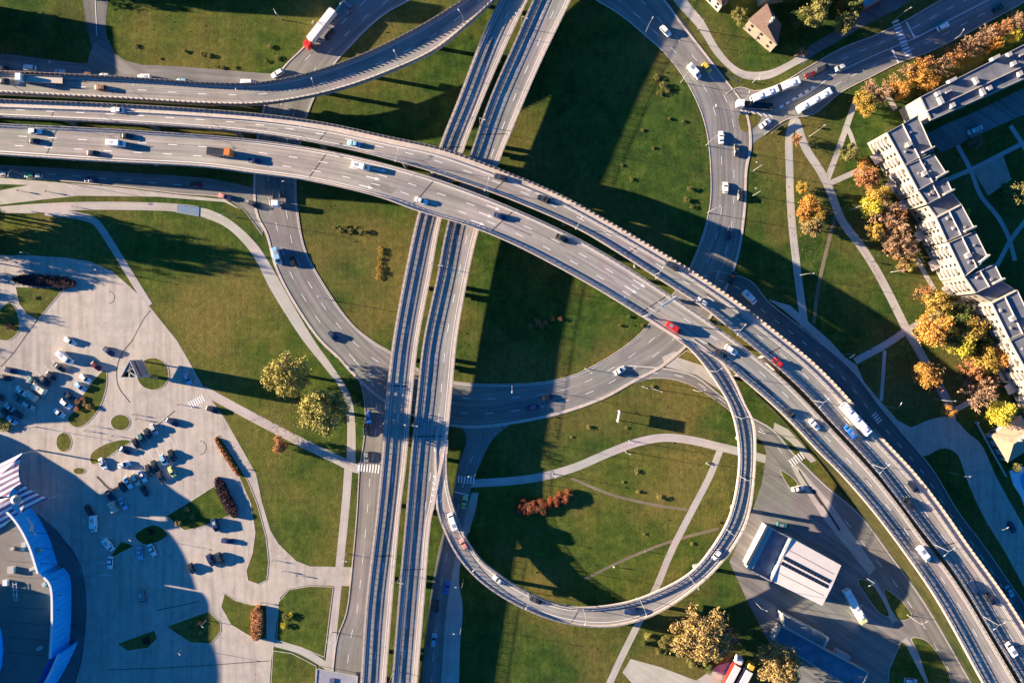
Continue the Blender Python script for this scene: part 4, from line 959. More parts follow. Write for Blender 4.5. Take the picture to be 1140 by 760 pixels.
for x, y, a, wh in ((718, 38, -60, 'ring road at the top'), (758, 92, -50, 'ring road at the top'), (786, 162, -30, 'ring road at the top'), (788, 237, -20, 'ring road at the top'), (838, 218, 200, 'ring road, its right side'), (839, 190, 200, 'ring road, its right side'),
        (823, 118, -70, 'junction island'), (838, 92, 110, 'junction verge'), (777, 33, 200, 'curved footway at the top'), (901, 152, -40, 'footway junction on the east lawn'), (651, 410, 40, 'ring road, its sunny lower side'), (570, 428, 90, 'ring road, its shaded lower side'),
        (725, 432, 20, 'slip road below the highway'), (772, 434, -20, 'slip road below the highway'), (330, 206, 160, 'ring road under the highway'), (368, 334, 200, 'ring road left of the viaduct'), (263, 242, 160, 'footway below the pink car'), (30, 196, 100, 'shaded road along the highway'),
        (401, 448, -170, 'road left of the viaduct'), (386, 616, 0, 'road left of the viaduct'), (370, 703, 0, 'road left of the viaduct'), (530, 525, 180, 'road right of the viaduct'), (524, 585, 180, 'road right of the viaduct'), (516, 645, 190, 'road right of the viaduct'), (514, 695, 190, 'road right of the viaduct'),
        (313, 22, 60, 'grass at the top left by the lorry'), (389, 12, 120, 'truck road at the top'), (939, 394, 150, 'pavement junction on the right'), (1040, 444, 0, 'footway near the orange tree'), (992, 303, 0, 'footway on the east lawn'), (946, 234, -20, 'footway on the east lawn'), (888, 307, 0, 'left footway on the east lawn'),
        (985, 452, -60, 'pavement above the zebra'), (1056, 525, 0, 'shaded side road'), (1097, 583, -30, 'shaded side road'), (845, 480, 0, 'loop yard'), (993, 25, -30, 'avenue by the zebra crossing'), (1052, 51, -60, 'avenue behind the trees'), (1010, 684, -30, 'yard island'), (960, 640, 160, 'yard footway'), (838, 667, 20, 'yard entrance')):
    lamp(LP1, x, y, .05, a, gl + wh, 'street lamps beside the ground roads')
for x, y, wh in ((32, 282, 'upper rim of the plaza'), (113, 301, 'upper rim of the plaza'), (40, 475, 'half moon of shade'), (176, 420, 'round sign island'), (100, 575, 'shaded plaza'), (205, 720, 'wedge island'), (151, 596, 'small shaded island'), (230, 690, 'wedge island'), (615, 527, 'loop footway'), (696, 502, 'loop footway'), (786, 515, 'loop footway'), (700, 490, 'loop footway'), (715, 430, 'slip road lawn')):
    lamp(LPS, x, y, .05, 20, 'short lamp post beside the ' + wh, 'short lamp posts')

# ------------------------------------------------------------------ sign gantry, billboards, shelters
def wpt(x, y, z): return P(x, y, z)
kg = SO.near(735, 334); kN = N.near(748, 322)
a = SO.off(kg, -.4); b = SO.off(kg, .3); z0 = SO.z[kg]
r = empty('sign_gantry', (a.x, a.y, 0)); o_ = Vector((a.x, a.y, 0))
mb = MB()
for q in (a, b): mb.tube(q - o_ + Vector((0, 0, .2)), q - o_ + Vector((0, 0, 6.6)), .22, .18, 8)
mb.build('gantry_post', POLE, r); d = (b - a).normalized(); mb = MB()
for off in (-.35, .35):
    for zz in (5.9, 6.7): mb.bar(a - o_ + Vector((0, off, zz)), b - o_ + Vector((0, off, zz)) , .18)
for k in range(14):
    p = a.lerp(b, (k + .5) / 14) - o_; mb.bar(p + Vector((0, -.35, 5.9)), p + Vector((0, .35, 6.7)), .09); mb.bar(p + Vector((0, -.35, 6.7)), p + Vector((0, .35, 5.9)), .09)
mb.build('gantry_beam', POLE, r); mb = MB(); mb.bar(a.lerp(b, .45) - o_ + Vector((.5, .2, 6.3)), a.lerp(b, .98) - o_ + Vector((.5, .2, 6.3)), .12, 2.4); mb.build('sign_panel', simple('sign_blue', (.03, .10, .30), .4, .05, 1), r)
tag(r, 'steel sign gantry spanning the lower highway carriageway before the loop ramp', 'gantry')
# tall advertising prism on the round island
zt, zb = 11.6, 2.6
tri = [P(144, 401, zt), P(134, 420, zt), P(153, 420.5, zt)]; c0 = sum(tri, Vector()) / 3
r = empty('advertising_prism', (c0.x, c0.y, 0)); o_ = Vector((c0.x, c0.y, 0)); tri = [p - o_ for p in tri]
mb = MB()
for i, j in ((0, 1), (1, 2), (2, 0)):
    p, q = tri[i], tri[j]; n_ = Vector((q.y - p.y, p.x - q.x, 0)).normalized() * -.1
    for k in range(3):
        pass
    mb.bar((p.x, p.y, (zt + zb) / 2), (q.x, q.y, (zt + zb) / 2), .25, zt - zb)
mb.build('panel', simple('panel_white', (.38, .37, .37), .6, .05, .6), r)
mb = MB()
for k in range(3): mb.tube((tri[k].x * .8, tri[k].y * .8, 0), (tri[k].x * .8, tri[k].y * .8, zb + .5), .25, .25, 8)
mb.build('leg', POLE, r)
mb = MB(); mb.bar((tri[0] + tri[1]) / 2 + Vector((0, 0, -.3)), tri[2] + Vector((0, 0, -.3)), .5, .2); mb.bar(tri[0] + Vector((0, 0, -.3)), (tri[1] + tri[2]) / 2 + Vector((0, 0, -.3)), .5, .2)
mb.bar((tri[0] + tri[1]) / 2 + Vector((0, 0, -.3)), (tri[0] + tri[2]) / 2 + Vector((0, 0, -.3)), .3, .2); mb.build('roof_strut', POLE, r)
mb = MB(); mb.face([(p.x * .93, p.y * .93, zt - 2.2) for p in tri]); mb.face([(p.x * .93, p.y * .93, zt - 2.2) for p in reversed(tri)]); mb.build('inner_floor', CONCD, r)
p, q = tri[0], tri[2]; nn = Vector((-(q - p).y, (q - p).x, 0)).normalized() * .14
if nn.x < 0: nn = -nn
def face_quad(mb, u0, u1, w0, w1):
    a_, b_ = p.lerp(q, u0) + nn, p.lerp(q, u1) + nn
    lo, hi = zb + (zt - zb) * w0, zb + (zt - zb) * w1
    mb.face([(a_.x, a_.y, lo), (b_.x, b_.y, lo), (b_.x, b_.y, hi), (a_.x, a_.y, hi)]); mb.face([(a_.x, a_.y, hi), (b_.x, b_.y, hi), (b_.x, b_.y, lo), (a_.x, a_.y, lo)])
mb = MB(); face_quad(mb, .05, .95, .60, .76); mb.build('printed_band', simple('band_red', (.38, .10, .12), .6, .1, 1), r)
mb = MB()
for k in range(4): face_quad(mb, .08 + .04 * (k % 2), .92 - .05 * (k % 3), .10 + k * .12, .15 + k * .12)
mb.build('printed_line', simple('band_grey', (.22, .25, .34), .6, .1, 1), r)
tag(r, 'tall three sided advertising prism on posts over the round grass island', 'billboard')
# thin billboard in the loop lawn, seen edge on
bp = P(687, 462); r = empty('billboard', (bp.x, bp.y, 0)); ang = R(80)
mb = MB(); mb.box((0, 0, 3.85), 4.2, .3, 2.7, ang); mb.build('panel', simple('panel_white', (.38, .37, .37), .6, .05, .6), r)
mb = MB()
for s_ in (-1.6, 1.6): mb.tube((math.cos(ang) * s_, math.sin(ang) * s_, 0), (math.cos(ang) * s_, math.sin(ang) * s_, 2.6), .16, .14, 8)
mb.build('leg', POLE, r); tag(r, 'white billboard seen edge on, standing in the lawn above the loop path', 'billboard')
# plank bridge on the long footway, shelter by the road
r = empty('footbridge', P(209.5, 234)); mb = MB(); o_ = r.location.copy()
q = [P(197, 227.5) - o_, P(222, 230.5) - o_, P(221.5, 241) - o_, P(197, 236.5) - o_]; mb.prism(q, .03, .14); mb.build('deck', simple('deck_blue', (.10, .17, .27), .6, .1, .8), r)
for i, j in ((0, 1), (3, 2)):
    mb = MB(); mb.bar(q[i] + Vector((0, 0, .35)), q[j] + Vector((0, 0, .35)), .12, .5); mb.build('handrail', STEEL, r)
tag(r, 'short dark blue footbridge deck set in the long curved footway', 'footbridge')
r = empty('bus_shelter', P(372, 753)); o_ = r.location.copy(); mb = MB(); q = [P(353, 744, 3) - o_, P(398, 752, 3) - o_, P(396, 775, 3) - o_, P(351, 768, 3) - o_]
mb.prism(q, 2.85, 3.0); mb.build('roof', simple('shelter_roof', (.26, .26, .30), .5, .12, .6), r)
mb = MB()
for a_, b_ in ((0, 1), (1, 2), (2, 3), (3, 0)): mb.bar(Vector((q[a_].x, q[a_].y, 3.05)), Vector((q[b_].x, q[b_].y, 3.05)), .3, .22)
mb.build('roof_edge', WHT, r); mb = MB()
for p in q: mb.tube((p.x * .92, p.y * .92, 0), (p.x * .92, p.y * .92, 2.86), .09, .09, 8)
mb.build('post', POLE, r); mb = MB(); mb.box((0, 0, 3.2), 1.8, 1.8, .5); mb.build('roof_box', simple('box_blue', (.08, .09, .17), .5, .1, 1), r)
tag(r, 'flat grey shelter roof with white edges over the road at the bottom edge', 'shelter')
r = empty('fence', P(1103, 500)); o_ = r.location.copy(); mb = MB(); a, b = P(1086, 470) - o_, P(1119, 530) - o_; mb.bar(a + Vector((0, 0, .55)), b + Vector((0, 0, .55)), .3, 1.0); mb.build('wall', CONC, r); mb = MB(); mb.tube((a.x, a.y, 0), (a.x, a.y, 1.7), .45, .4, 10); mb.build('end_post', WHT, r)
tag(r, 'low pale boundary wall with a round end post beside the shaded side road', 'wall')
r = empty('railing_fence', P(868, 140)); o_ = r.location.copy(); mb = MB(); pts = [(858, 149), (868, 141), (878, 137)]
for a_, b_ in zip(pts, pts[1:]): mb.bar(P(*a_) - o_ + Vector((0, 0, .9)), P(*b_) - o_ + Vector((0, 0, .9)), .12, .9)
mb.build('rail', POLE, r); tag(r, 'short pale railing at the kerb of the junction footway', 'railing')
for x, y, a, wh in ((795, 120, 80, 'above the ring road lane by the junction'), (281, 219, 10, 'at the mouth of the shaded road'), (350, 28, 60, 'on the grass beside the red and white lorry'), (60, 72, 80, 'at the top left ground road'), (882, 137, 40, 'at the junction footway'), (955, 671, 30, 'beside the bus with the green front')):
    r = empty('road_sign', P(x, y)); mb = MB(); mb.tube((0, 0, 0), (0, 0, 3.0), .06, .06, 6); mb.build('post', POLE, r); mb = MB(); mb.box((0, 0, 2.5), .9, .06, .9, R(a)); mb.build('plate', LAMPH, r); tag(r, 'small road sign plate ' + wh, 'road sign')

# ------------------------------------------------------------------ buildings
def local(root, pts): return [p - root.location for p in pts]
def add_windows(root, a, b, z0, z1, cols, rows, w=1.0, h=1.15, most=[100], out=.03, frame=True):
    """windows on the wall between ground points a and b (seen from outside a->b has the outside on its right)"""
    d = (b - a); ln = d.length; d.normalize(); n = Vector((d.y, -d.x, 0)); ang = math.atan2(d.y, d.x); rest = MB()
    for r_ in range(rows):
        for c in range(cols):
            p = a + d * (ln * (c + .5) / cols) + n * out; z = z0 + (z1 - z0) * (r_ + .55) / rows
            if most[0] > 0:
                most[0] -= 1; mb = MB(); mb.box((p.x, p.y, z), w, .06, h, ang); f = mb.build('window', WIN, root)
            else: rest.box((p.x, p.y, z), w, .06, h, ang)
    if rest.v: o = rest.build('window', WIN, root); o['kind'] = 'stuff'
ZR = 14.0
ap = empty('apartment_block', P(1045, 260)); o_ = ap.location.copy(); budget = [98]
blocks = [([(987, 147.5), (1022, 128), (1040, 168), (1007, 184)], ZR), ([(1007, 184), (1040, 170.5), (1055, 194), (1022, 212.5)], ZR), ([(1022, 212.5), (1054, 197.5), (1061, 213), (1032, 227.5)], ZR - .5),
          ([(1032.5, 228.5), (1060.5, 214.5), (1070.5, 227), (1042, 241.8)], 11.9), ([(1042, 242.5), (1071, 227.5), (1086, 255), (1054, 269)], ZR), ([(1055.5, 270), (1086, 257), (1101, 287), (1074, 308.5)], ZR + .4), ([(1074, 309), (1108, 293.5), (1117, 312), (1086, 326.5)], ZR),
          ([(1086.5, 327.3), (1116.5, 313), (1131.5, 322.5), (1104, 336.8)], 11.9), ([(1104, 337.5), (1133, 322.5), (1153, 365), (1124, 378)], ZR), ([(1124, 379), (1157, 364), (1172, 392), (1140, 408)], ZR), ([(1140, 409), (1175, 394), (1200, 440), (1165, 456)], ZR)]
for q, z in blocks:
    w4 = [P(x, y, z) - o_ for x, y in q]; sunk = z < 12
    m = MB(); m.prism(w4, 0, z - .02, False); m.build('wall', FACADE, ap)
    m = MB(); m.poly([(p.x, p.y, z - .28) for p in (w4 if sum(0 for _ in ()) == 0 else w4)]); m.build('roof', ROOFG, ap)
    m = MB(); c4 = sum((Vector((p.x, p.y, 0)) for p in w4), Vector()) / 4
    ins = [Vector((p.x, p.y, 0)) + (c4 - Vector((p.x, p.y, 0))).normalized() * .22 for p in w4]
    for i in range(4): m.bar((ins[i].x, ins[i].y, z - .2), (ins[(i + 1) % 4].x, ins[(i + 1) % 4].y, z - .2), .17, .5)
    m.build('parapet', WHT, ap)
    # sunny face is the last edge (3 -> 0), courtyard face 1 -> 2
    p3, p0 = Vector((w4[3].x, w4[3].y, 0)), Vector((w4[0].x, w4[0].y, 0)); p1, p2 = Vector((w4[1].x, w4[1].y, 0)), Vector((w4[2].x, w4[2].y, 0))
    cols = max(2, round((p3 - p0).length / 3.0)); rows = 5 if not sunk else 3
    add_windows(ap, p0, p3, .8, z - .9, cols, rows, most=budget)
    if not sunk:
        mid0, mid1 = (w4[0] + w4[1]) / 2, (w4[2] + w4[3]) / 2; m = MB(); m.bar((mid0.x, mid0.y, z - .1), (mid1.x, mid1.y, z - .1), .16, .8); m.build('roof_wall', CONC, ap)
        for _k in range(3):
            mid = w4[0].lerp(w4[3], random.uniform(.15, .85)).lerp(w4[1].lerp(w4[2], random.uniform(.15, .85)), random.uniform(.15, .85)); m = MB(); m.box((mid.x, mid.y, z - .1), random.uniform(.5, 1.1), random.uniform(.5, 1.0), random.uniform(.4, .9), R(-60)); m.build('roof_vent', random.choice([STEEL, WHT, CONCD]), ap)
        if (p3 - p0).length > 9:
            mid = w4[0].lerp(w4[3], .55).lerp(w4[1].lerp(w4[2], .55), .38); m = MB(); m.box((mid.x, mid.y, z + .3), 1.5, 1.5, 2.0, R(-60)); m.build('chimney', WHT, ap)
        e = w4[1].lerp(w4[2], .9); f_ = w4[0].lerp(w4[3], .9); mid = f_.lerp(e, .62); m = MB(); m.bar((mid.x, mid.y, z + .5), (e.x, e.y, z + .5), .5, 1.9); m.build('stack_wall', WHT, ap)
        for _k in range(5):
            for tt in ((.2, .8) if (p3 - p0).length > 8.5 else (.5,)):
                dd_ = (p3 - p0).normalized(); nn_ = Vector((dd_.y, -dd_.x, 0)); cp_ = p0.lerp(p3, tt) + nn_ * .45; m = MB(); m.box((cp_.x, cp_.y, 2.1 + _k * (z - 2.4) / 5), 2.3, .85, .95, math.atan2(dd_.y, dd_.x)); m.build('balcony', WHT if _k % 2 else FACADE, ap)
        # an entrance canopy on the sunny face
        d_ = (p3 - p0).normalized(); n_ = Vector((d_.y, -d_.x, 0)); 
        m = MB(); cpt = p0.lerp(p3, .5) + n_ * 1.4; m.box((cpt.x, cpt.y, 2.9), 3.6, 2.8, .25, math.atan2(d_.y, d_.x)); m.build('porch_roof', CONC, ap)
# rear windows in one mass, on the courtyard side
wing = [(1024, 108.5), (1185, 27), (1198, 62), (1036, 134)]
w4 = [P(x, y, ZR) - o_ for x, y in wing]
m = MB(); m.prism(w4, 0, ZR - .02, False); m.build('wall', FACADE, ap); m = MB(); m.poly([(p.x, p.y, ZR - .28) for p in w4]); m.build('roof', ROOFG, ap)
m = MB(); c4 = sum((Vector((p.x, p.y, 0)) for p in w4), Vector()) / 4; ins = [Vector((p.x, p.y, 0)) + (c4 - Vector((p.x, p.y, 0))).normalized() * .3 for p in w4]
for i in range(4): m.bar((ins[i].x, ins[i].y, ZR - .2), (ins[(i + 1) % 4].x, ins[(i + 1) % 4].y, ZR - .2), .2, .5)
m.build('parapet', WHT, ap)
a_, b_ = w4[0].lerp(w4[3], .62), w4[1].lerp(w4[2], .62); m = MB(); m.bar((a_.x, a_.y, ZR - .1), (b_.x, b_.y, ZR - .1), .3, 1.3); m.build('roof_wall', CONC, ap)
for x, y, s1, s2 in ((1085, 90.5, 1.1, 2.4), (1092.5, 103, 1.1, 2.4), (1100, 99, 1.4, 1.4), (1122, 61.5, 1.4, 1.4), (1127, 71.5, 1.4, 1.4), (1134, 83, 1.4, 1.6), (1043, 105, 1.4, 1.4), (1046, 112.5, 1.2, 2.6), (1059, 118, 1.5, 1.5), (1059, 90, 2.8, 1.1), (1107, 65, 2.8, 1.1), (1054, 103, 2.2, .5), (1136, 62, 2.2, .5)):
    p = P(x, y, ZR) - o_; m = MB(); m.box((p.x, p.y, ZR + .25), s1, s2, 1.9, R(27)); m.build('chimney', WHT, ap)
for k in range(4):
    add_windows(ap, Vector((w4[3].x, w4[3].y, 0)), Vector((w4[2].x, w4[2].y, 0)), .8, ZR - 1, 12, 5, most=[0]); break
for q, z in blocks:
    if z > 12: add_windows(ap, Vector((*(P(*q[2], z) - o_).xy, 0)), Vector((*(P(*q[1], z) - o_).xy, 0)), .8, z - 1, 3, 5, most=[0])
tag(ap, 'long stepped cream apartment block with grey flat roofs on the right', 'apartment block')

def flat_house(name, label, pts, zr, wallm, roofm, parapet=.5, rim=.3, cat='building', inner=.15, rimm=None):
    c = sum((P(x, y, zr) for x, y in pts), Vector()) / len(pts); r = empty(name, (c.x, c.y, 0)); w_ = [P(x, y, zr) - r.location for x, y in pts]
    m = MB(); m.prism(w_, 0, zr - .02, False); m.build('wall', wallm, r); m = MB(); m.poly([(p.x, p.y, zr - inner) for p in w_]); m.build('roof', roofm, r)
    m = MB(); n = len(w_)
    for i in range(n):
        a, b = w_[i], w_[(i + 1) % n]; m.bar((a.x, a.y, zr + parapet / 2), (b.x, b.y, zr + parapet / 2), rim, parapet + .3)
    m.build('parapet', rimm or WHT, r); tag(r, label, cat); return r, w_
# filling station: flat hall and white ridged hall
BR = simple('blue_roof', (.12, .16, .22), .7, .3, .3)
flat_house('service_hall', 'low hall with a dark sunken flat roof and thick white parapet in the yard', [(855, 586.5), (879, 597.5), (856.5, 645), (832.5, 632.5)], 4.6, WHT, BR, 1.7, .35, inner=.1)
r = bpy.data.objects['service_hall']; m = MB(); a_, b_ = P(855, 586.5, 6.2) - r.location, P(832.5, 632.5, 6.2) - r.location; m.bar((a_.x + .9, a_.y - .2, 3.2), (b_.x + .9, b_.y + .3, 3.2), 1.9, 6.4); m.build('front_wall', WHT, r)
c = P(897, 635); r = empty('service_hall', (c.x, c.y, 0)); zr = 6.0; q = [P(879, 597.5, zr), P(936.5, 629, zr), P(915.5, 674, zr), P(857, 645.5, zr)]; q = [p - r.location for p in q]
m = MB(); m.prism(q, 0, zr - .3, False); m.build('wall', simple('mint_cladding', (.50, .60, .54), .6, .06, .5), r)
ma, mb_ = (q[0] + q[3]) / 2, (q[1] + q[2]) / 2; ma.z = mb_.z = zr + .45
WR = simple('white_sheet_roof', (.66, .59, .53), .6, .05, .5)
def Z(p, z): return Vector((p.x, p.y, z))
m = MB(); e = [Z(p, zr) for p in q]; m.face([e[0], ma, mb_, e[1]]); m.face([ma, e[3], e[2], mb_])
m.v = m.v[:]; m.face([e[3], ma, e[0]]); m.face([e[1], mb_, e[2]]); 
lo = [Z(p, zr - .3) for p in q]
for i in range(4): m.face([lo[i], lo[(i + 1) % 4], e[(i + 1) % 4], e[i]])
m.build('roof', WR, r)
for t in (.25, .78):
    m = MB(); a, b = Z(q[0].lerp(q[3], t), zr + .45 * (1 - abs(2 * t - 1)) + .04), Z(q[1].lerp(q[2], t), zr + .45 * (1 - abs(2 * t - 1)) + .04); m.bar(a.lerp(b, .02), a.lerp(b, .94), .16, .06); m.build('roof_seam', CONCD, r)
for t in (.44, .56):
    for k in range(14):
        s0, s1 = .05 + k * .064, .05 + k * .064 + .052; zz = zr + .45 * (1 - abs(2 * t - 1)) + .05
        a, b = Z(q[0].lerp(q[3], t).lerp(q[1].lerp(q[2], t), s0), zz), Z(q[0].lerp(q[3], t).lerp(q[1].lerp(q[2], t), s1), zz); m = MB(); m.bar(a, b, 1.25, .12); m.build('skylight', GLASS, r)
tag(r, 'hall with a pale ridged roof and two dark skylight strips in the yard', 'building')
flat_house('workshop', 'long low workshop with a shaded dark blue roof and white parapet at the bottom', [(869.5, 696.5), (966, 748), (957, 770), (861, 713)], 4.2, WHT, BR, .35, .35)
flat_house('workshop_annex', 'annex with white parapet against the long dark blue workshop', [(870.5, 682.5), (921.5, 709), (915.5, 720), (872, 696)], 4.8, WHT, simple('annex_roof', (.22, .21, .21), .8, .1, .5), 1.0, .4, cat='building')
flat_house('storage_container', 'small pale container beside the long dark blue workshop', [(932, 723), (947.5, 731), (945, 735.5), (930, 728)], 2.5, PM['silver'], PM['silver'], .06, .1, cat='container')
# houses
def hip_house(name, label, pts, ze, zr, wallm, roofm, ridge=(.28, .72), windows=True):
    c = sum((P(x, y, ze) for x, y in pts), Vector()) / 4; r = empty(name, (c.x, c.y, 0)); w_ = [P(x, y, ze) - r.location for x, y in pts]
    m = MB(); m.prism([(p.x * .95, p.y * .95) for p in w_], 0, ze, False); m.build('wall', wallm, r)
    a, b = (w_[0] + w_[3]) / 2, (w_[1] + w_[2]) / 2; ra, rb2 = Z(a.lerp(b, ridge[0]), zr), Z(a.lerp(b, ridge[1]), zr); e = [Z(p, ze) for p in w_]
    m = MB()
    for f in ([e[0], e[1], rb2, ra], [e[1], e[2], rb2], [e[2], e[3], ra, rb2], [e[3], e[0], ra]): m.face(f); m.face([p - Vector((0, 0, .15)) for p in reversed(f)])
    ro = m.build('roof', roofm, r)
    for t in (.35, .68):
        p = Z(ra.lerp(rb2, t), zr + .3); m = MB(); m.box((p.x + .5, p.y + .4, p.z), .8, .8, 1.6); m.build('chimney', WHT, ro)
    if windows:
        wb = [Vector((p.x * .95, p.y * .95, 0)) for p in w_]
        for i in range(4):
            a, b = wb[(i + 1) % 4], wb[i]
            if (b - a).cross(wb[(i + 2) % 4] - a).z > 0: a, b = b, a
            a, b = b, a
            add_windows(r, a, b, .5, ze - .3, max(2, int((b - a).length / 3.4)), 2, 1.1, 1.4, [40], .03)
    tag(r, label, 'house'); return r
hip_house('house', 'two storey house with a brown hipped roof and cream walls at the top', [(833, 22), (854, 4), (870, 27), (865.5, 51)], 7.3, 10.3, simple('house_plaster', (.27, .215, .16), .85, .06, .4), simple('brown_tiles', (.125, .08, .062), .85, .2, 1.2), (.15, .6))
hip_house('house', 'white house cut by the top edge beside the curved footway', [(789, -8), (803, -24), (818, -8), (804, 7)], 5.5, 7.5, WHT, simple('brown_tiles', (.125, .08, .062), .85, .2, 1.2))
hip_house('house', 'house with a sunlit tan hipped roof and white walls at the right edge', [(1104, 485), (1136, 462), (1158, 492), (1122, 515)], 4.5, 7.0, WHT, simple('tan_tiles', (.40, .26, .17), .85, .12, 1.0), (.3, .7))
flat_house('depot', 'building with a pale roof edge at the top beside the avenue', [(962, 9), (990, -6), (985, -25), (955, -12)], 5, simple('brick', (.12, .05, .04), .9, .2, 1), simple('pale_sheet', (.40, .38, .42), .7, .1, .5), .2, .2)
# pergola at the end of the flats
r = empty('pergola', P(1122, 416)); o_ = r.location.copy(); q = [P(1109, 410, 3) - o_, P(1136, 404, 3) - o_, P(1146, 425, 3) - o_, P(1117, 425, 3) - o_]; m = MB()
for i in range(4): m.bar(Z(q[i], 3), Z(q[(i + 1) % 4], 3), .5, .4)
m.build('roof_edge', WHT, r); m = MB()
for k in range(6): m.bar(Z(q[0].lerp(q[1], (k + .5) / 6), 2.95), Z(q[3].lerp(q[2], (k + .5) / 6), 2.95), .45, .25)
m.build('slat', WHT, r); m = MB()
for p in q: m.tube(Z(p, 0), Z(p, 2.85), .2, .2, 8)
m.build('post', WHT, r); tag(r, 'white slatted pergola at the foot of the apartment block', 'pergola')
# swimming pool
r = empty('swimming_pool', P(1142, 538)); o_ = r.location.copy(); m = MB(); dk = [P(*p) - o_ for p in ((1123, 524), (1134, 519), (1165, 520), (1165, 575), (1141, 566), (1136, 552), (1128, 540))]; m.prism(dk, 0, .35); m.build('deck', simple('pool_deck', (.62, .66, .70), .6, .06, .6), r)
m = MB(); wt = spl([(1137, 527), (1150, 524), (1160, 534), (1158, 552), (1146, 556), (1139, 545), (1135, 535)], closed=True, step=3); m.poly([P(p.x, p.y) - o_ + Vector((0, 0, .36)) for p in wt]); m.build('water', simple('pool_water', (.02, .32, .62), .05, .1, .4), r)
tag(r, 'blue swimming pool with a pale deck at the right edge', 'pool')
# blue arena at the lower left
r = empty('arena', P(20, 670)); o_ = r.location.copy(); ZA = 10.5
segs = [spl([(-330, 470), (-160, 455), (-90, 470), (-40, 500), (0, 530), (24, 552)], step=12), spl([(20, 552), (39, 571.6), (53, 596), (63.5, 628)], step=6), spl([(70, 632), (76.5, 640), (78.8, 672), (76.5, 719)], step=6), spl([(86, 714), (75, 738), (62, 761), (30, 820)], step=8), spl([(1, 731), (9.5, 737), (19, 760), (26, 790)], step=6)]
COP = simple('white_coping', (.6, .6, .6), .5, .04, 1)
for k, sg in enumerate(segs):
    m, cp = MB(), MB(); zz = ZA if k else 7.0
    for a, b in zip(sg, sg[1:]):
        A_, B_ = P(a.x, a.y) - o_, P(b.x, b.y) - o_; m.bar((A_.x, A_.y, zz / 2), (B_.x, B_.y, zz / 2), .5, zz); cp.bar((A_.x - .25, A_.y, zz + .13), (B_.x - .25, B_.y, zz + .13), .75, .26)
    m.build('wall', BLUEW, r); cp.build('coping', COP, r)
m = MB(); inside = [(-330, 475), (-160, 460), (-90, 476), (-40, 506), (0, 538), (20, 558), (37, 574), (51, 598), (61, 630), (74, 645), (76, 672), (73, 719), (60, 745), (28, 815), (-330, 860)]
m.poly([Z(P(*p) - o_, 8.6) for p in inside]); m.build('roof', simple('arena_roof', (.17, .148, .13), .9, .1, .4), r)
m = MB(); m.prism([P(*p) - o_ for p in [(x - 2, y) for x, y in inside]], 0, 8.5, False); m.build('inner_wall', BLUEW, r)
drum = [(-62 + 84 * math.cos(t * math.pi / 16), 712 + 84 * math.sin(t * math.pi / 16)) for t in range(32)]
m = MB(); m.prism([P(*p) - o_ for p in drum], 8.5, 15.5); m.build('drum', BLUEW, r)
m = MB(); m.bar(P(7, 645, 9) - o_, P(7, 651, 9) - o_, 1.6, 1.6); m.bar(P(14, 648, 9.5) - o_, P(16, 668, 9.5) - o_, .12); m.bar(P(18, 648, 9.5) - o_, P(19, 668, 9.5) - o_, .12)
for k in range(4): m.bar(P(14 + k * .5, 650 + k * 6, 9.5) - o_, P(18 + k * .3, 650 + k * 6, 9.5) - o_, .12)
m.build('roof_ladder', COP, r); m = MB(); m.box(P(13, 634, 9.2) - o_, 2.2, 2.2, 1.3); m.tube(P(25, 611, 8.6) - o_, P(25, 611, 10.2) - o_, .7, .7, 12); m.box(P(27, 606, 9) - o_, 1.5, 1.5, .9); m.build('roof_unit', WHT, r)
RJ = simple('roof_joint', (.07, .065, .06), .9, .2, 1)
for k in range(9):
    m = MB(); m.bar(P(8, 590 + k * 17, 8.63) - o_, P(70 - abs(k - 4) * 3, 594 + k * 17, 8.63) - o_, .18, .02); m.build('roof_seam', RJ, r)
for x, y, a, b_, c_ in ((44, 612, 1.6, 1.2, 1.0), (50, 650, 1.2, 1.2, .8), (38, 632, 2.4, 1.0, .9), (60, 700, 1.4, 1.4, 1.0), (46, 720, 2.0, 1.2, 1.2), (15, 610, 1.2, .9, .8)):
    m = MB(); m.box(P(x, y, 8.6) - o_ + Vector((0, 0, c_ / 2)), a, b_, c_, R(20)); m.build('roof_unit', WHT, r)
for sg_ in segs[1:4]:
    m = MB()
    for a, b in zip(sg_, sg_[1:]):
        A_, B_ = P(a.x, a.y) - o_, P(b.x, b.y) - o_; n_ = Vector((B_.y - A_.y, A_.x - B_.x, 0)).normalized()
        if n_.x < 0: n_ = -n_
        q_ = A_ + n_ * .26; m.bar((q_.x, q_.y, .1), (q_.x, q_.y, ZA - .1), .10)
    m.build('panel_seam', simple('seam_blue', (.01, .22, .55), .5, .1, 1), r)
# white winged emblem on the first wall segment
sgm = segs[1]; mbm = MB()
def wall_pt(x, y):
    best = None; cam_ = Vector((0, 0, H)); far = P(x, y) - cam_
    for a, b in zip(sgm, sgm[1:]):
        A_, B_ = P(a.x, a.y), P(b.x, b.y); d_ = (B_ - A_).normalized(); n_ = Vector((-d_.y, d_.x, 0)) 
        if n_.x < 0: n_ = -n_
        A2 = A_ + n_ * .40; t = (A2 - cam_).dot(n_) / far.dot(n_); pt = cam_ + far * t; s_ = (pt - A2).dot(d_) / (B_ - A_).length
        if best is None or abs(s_ - .5) < best[0]: best = (abs(s_ - .5), pt)
    return best[1] - o_
for poly in ([(29.3, 575.5), (31, 575.2), (36, 584), (34.6, 585.5)], [(34.2, 583.5), (37.2, 582), (37.4, 586), (39.4, 587.4), (36.6, 588.2), (37.5, 592.5), (32, 592.5), (33, 588)], [(36.8, 592), (38.6, 591.6), (40.8, 597), (39.5, 596.6)]):
    pts = [wall_pt(*p) for p in poly]; mbm.face(pts); mbm.face(list(reversed(pts)))
mbm.build('emblem', COP, r)
tag(r, 'curved blue walled arena with white copings at the lower left', 'arena')
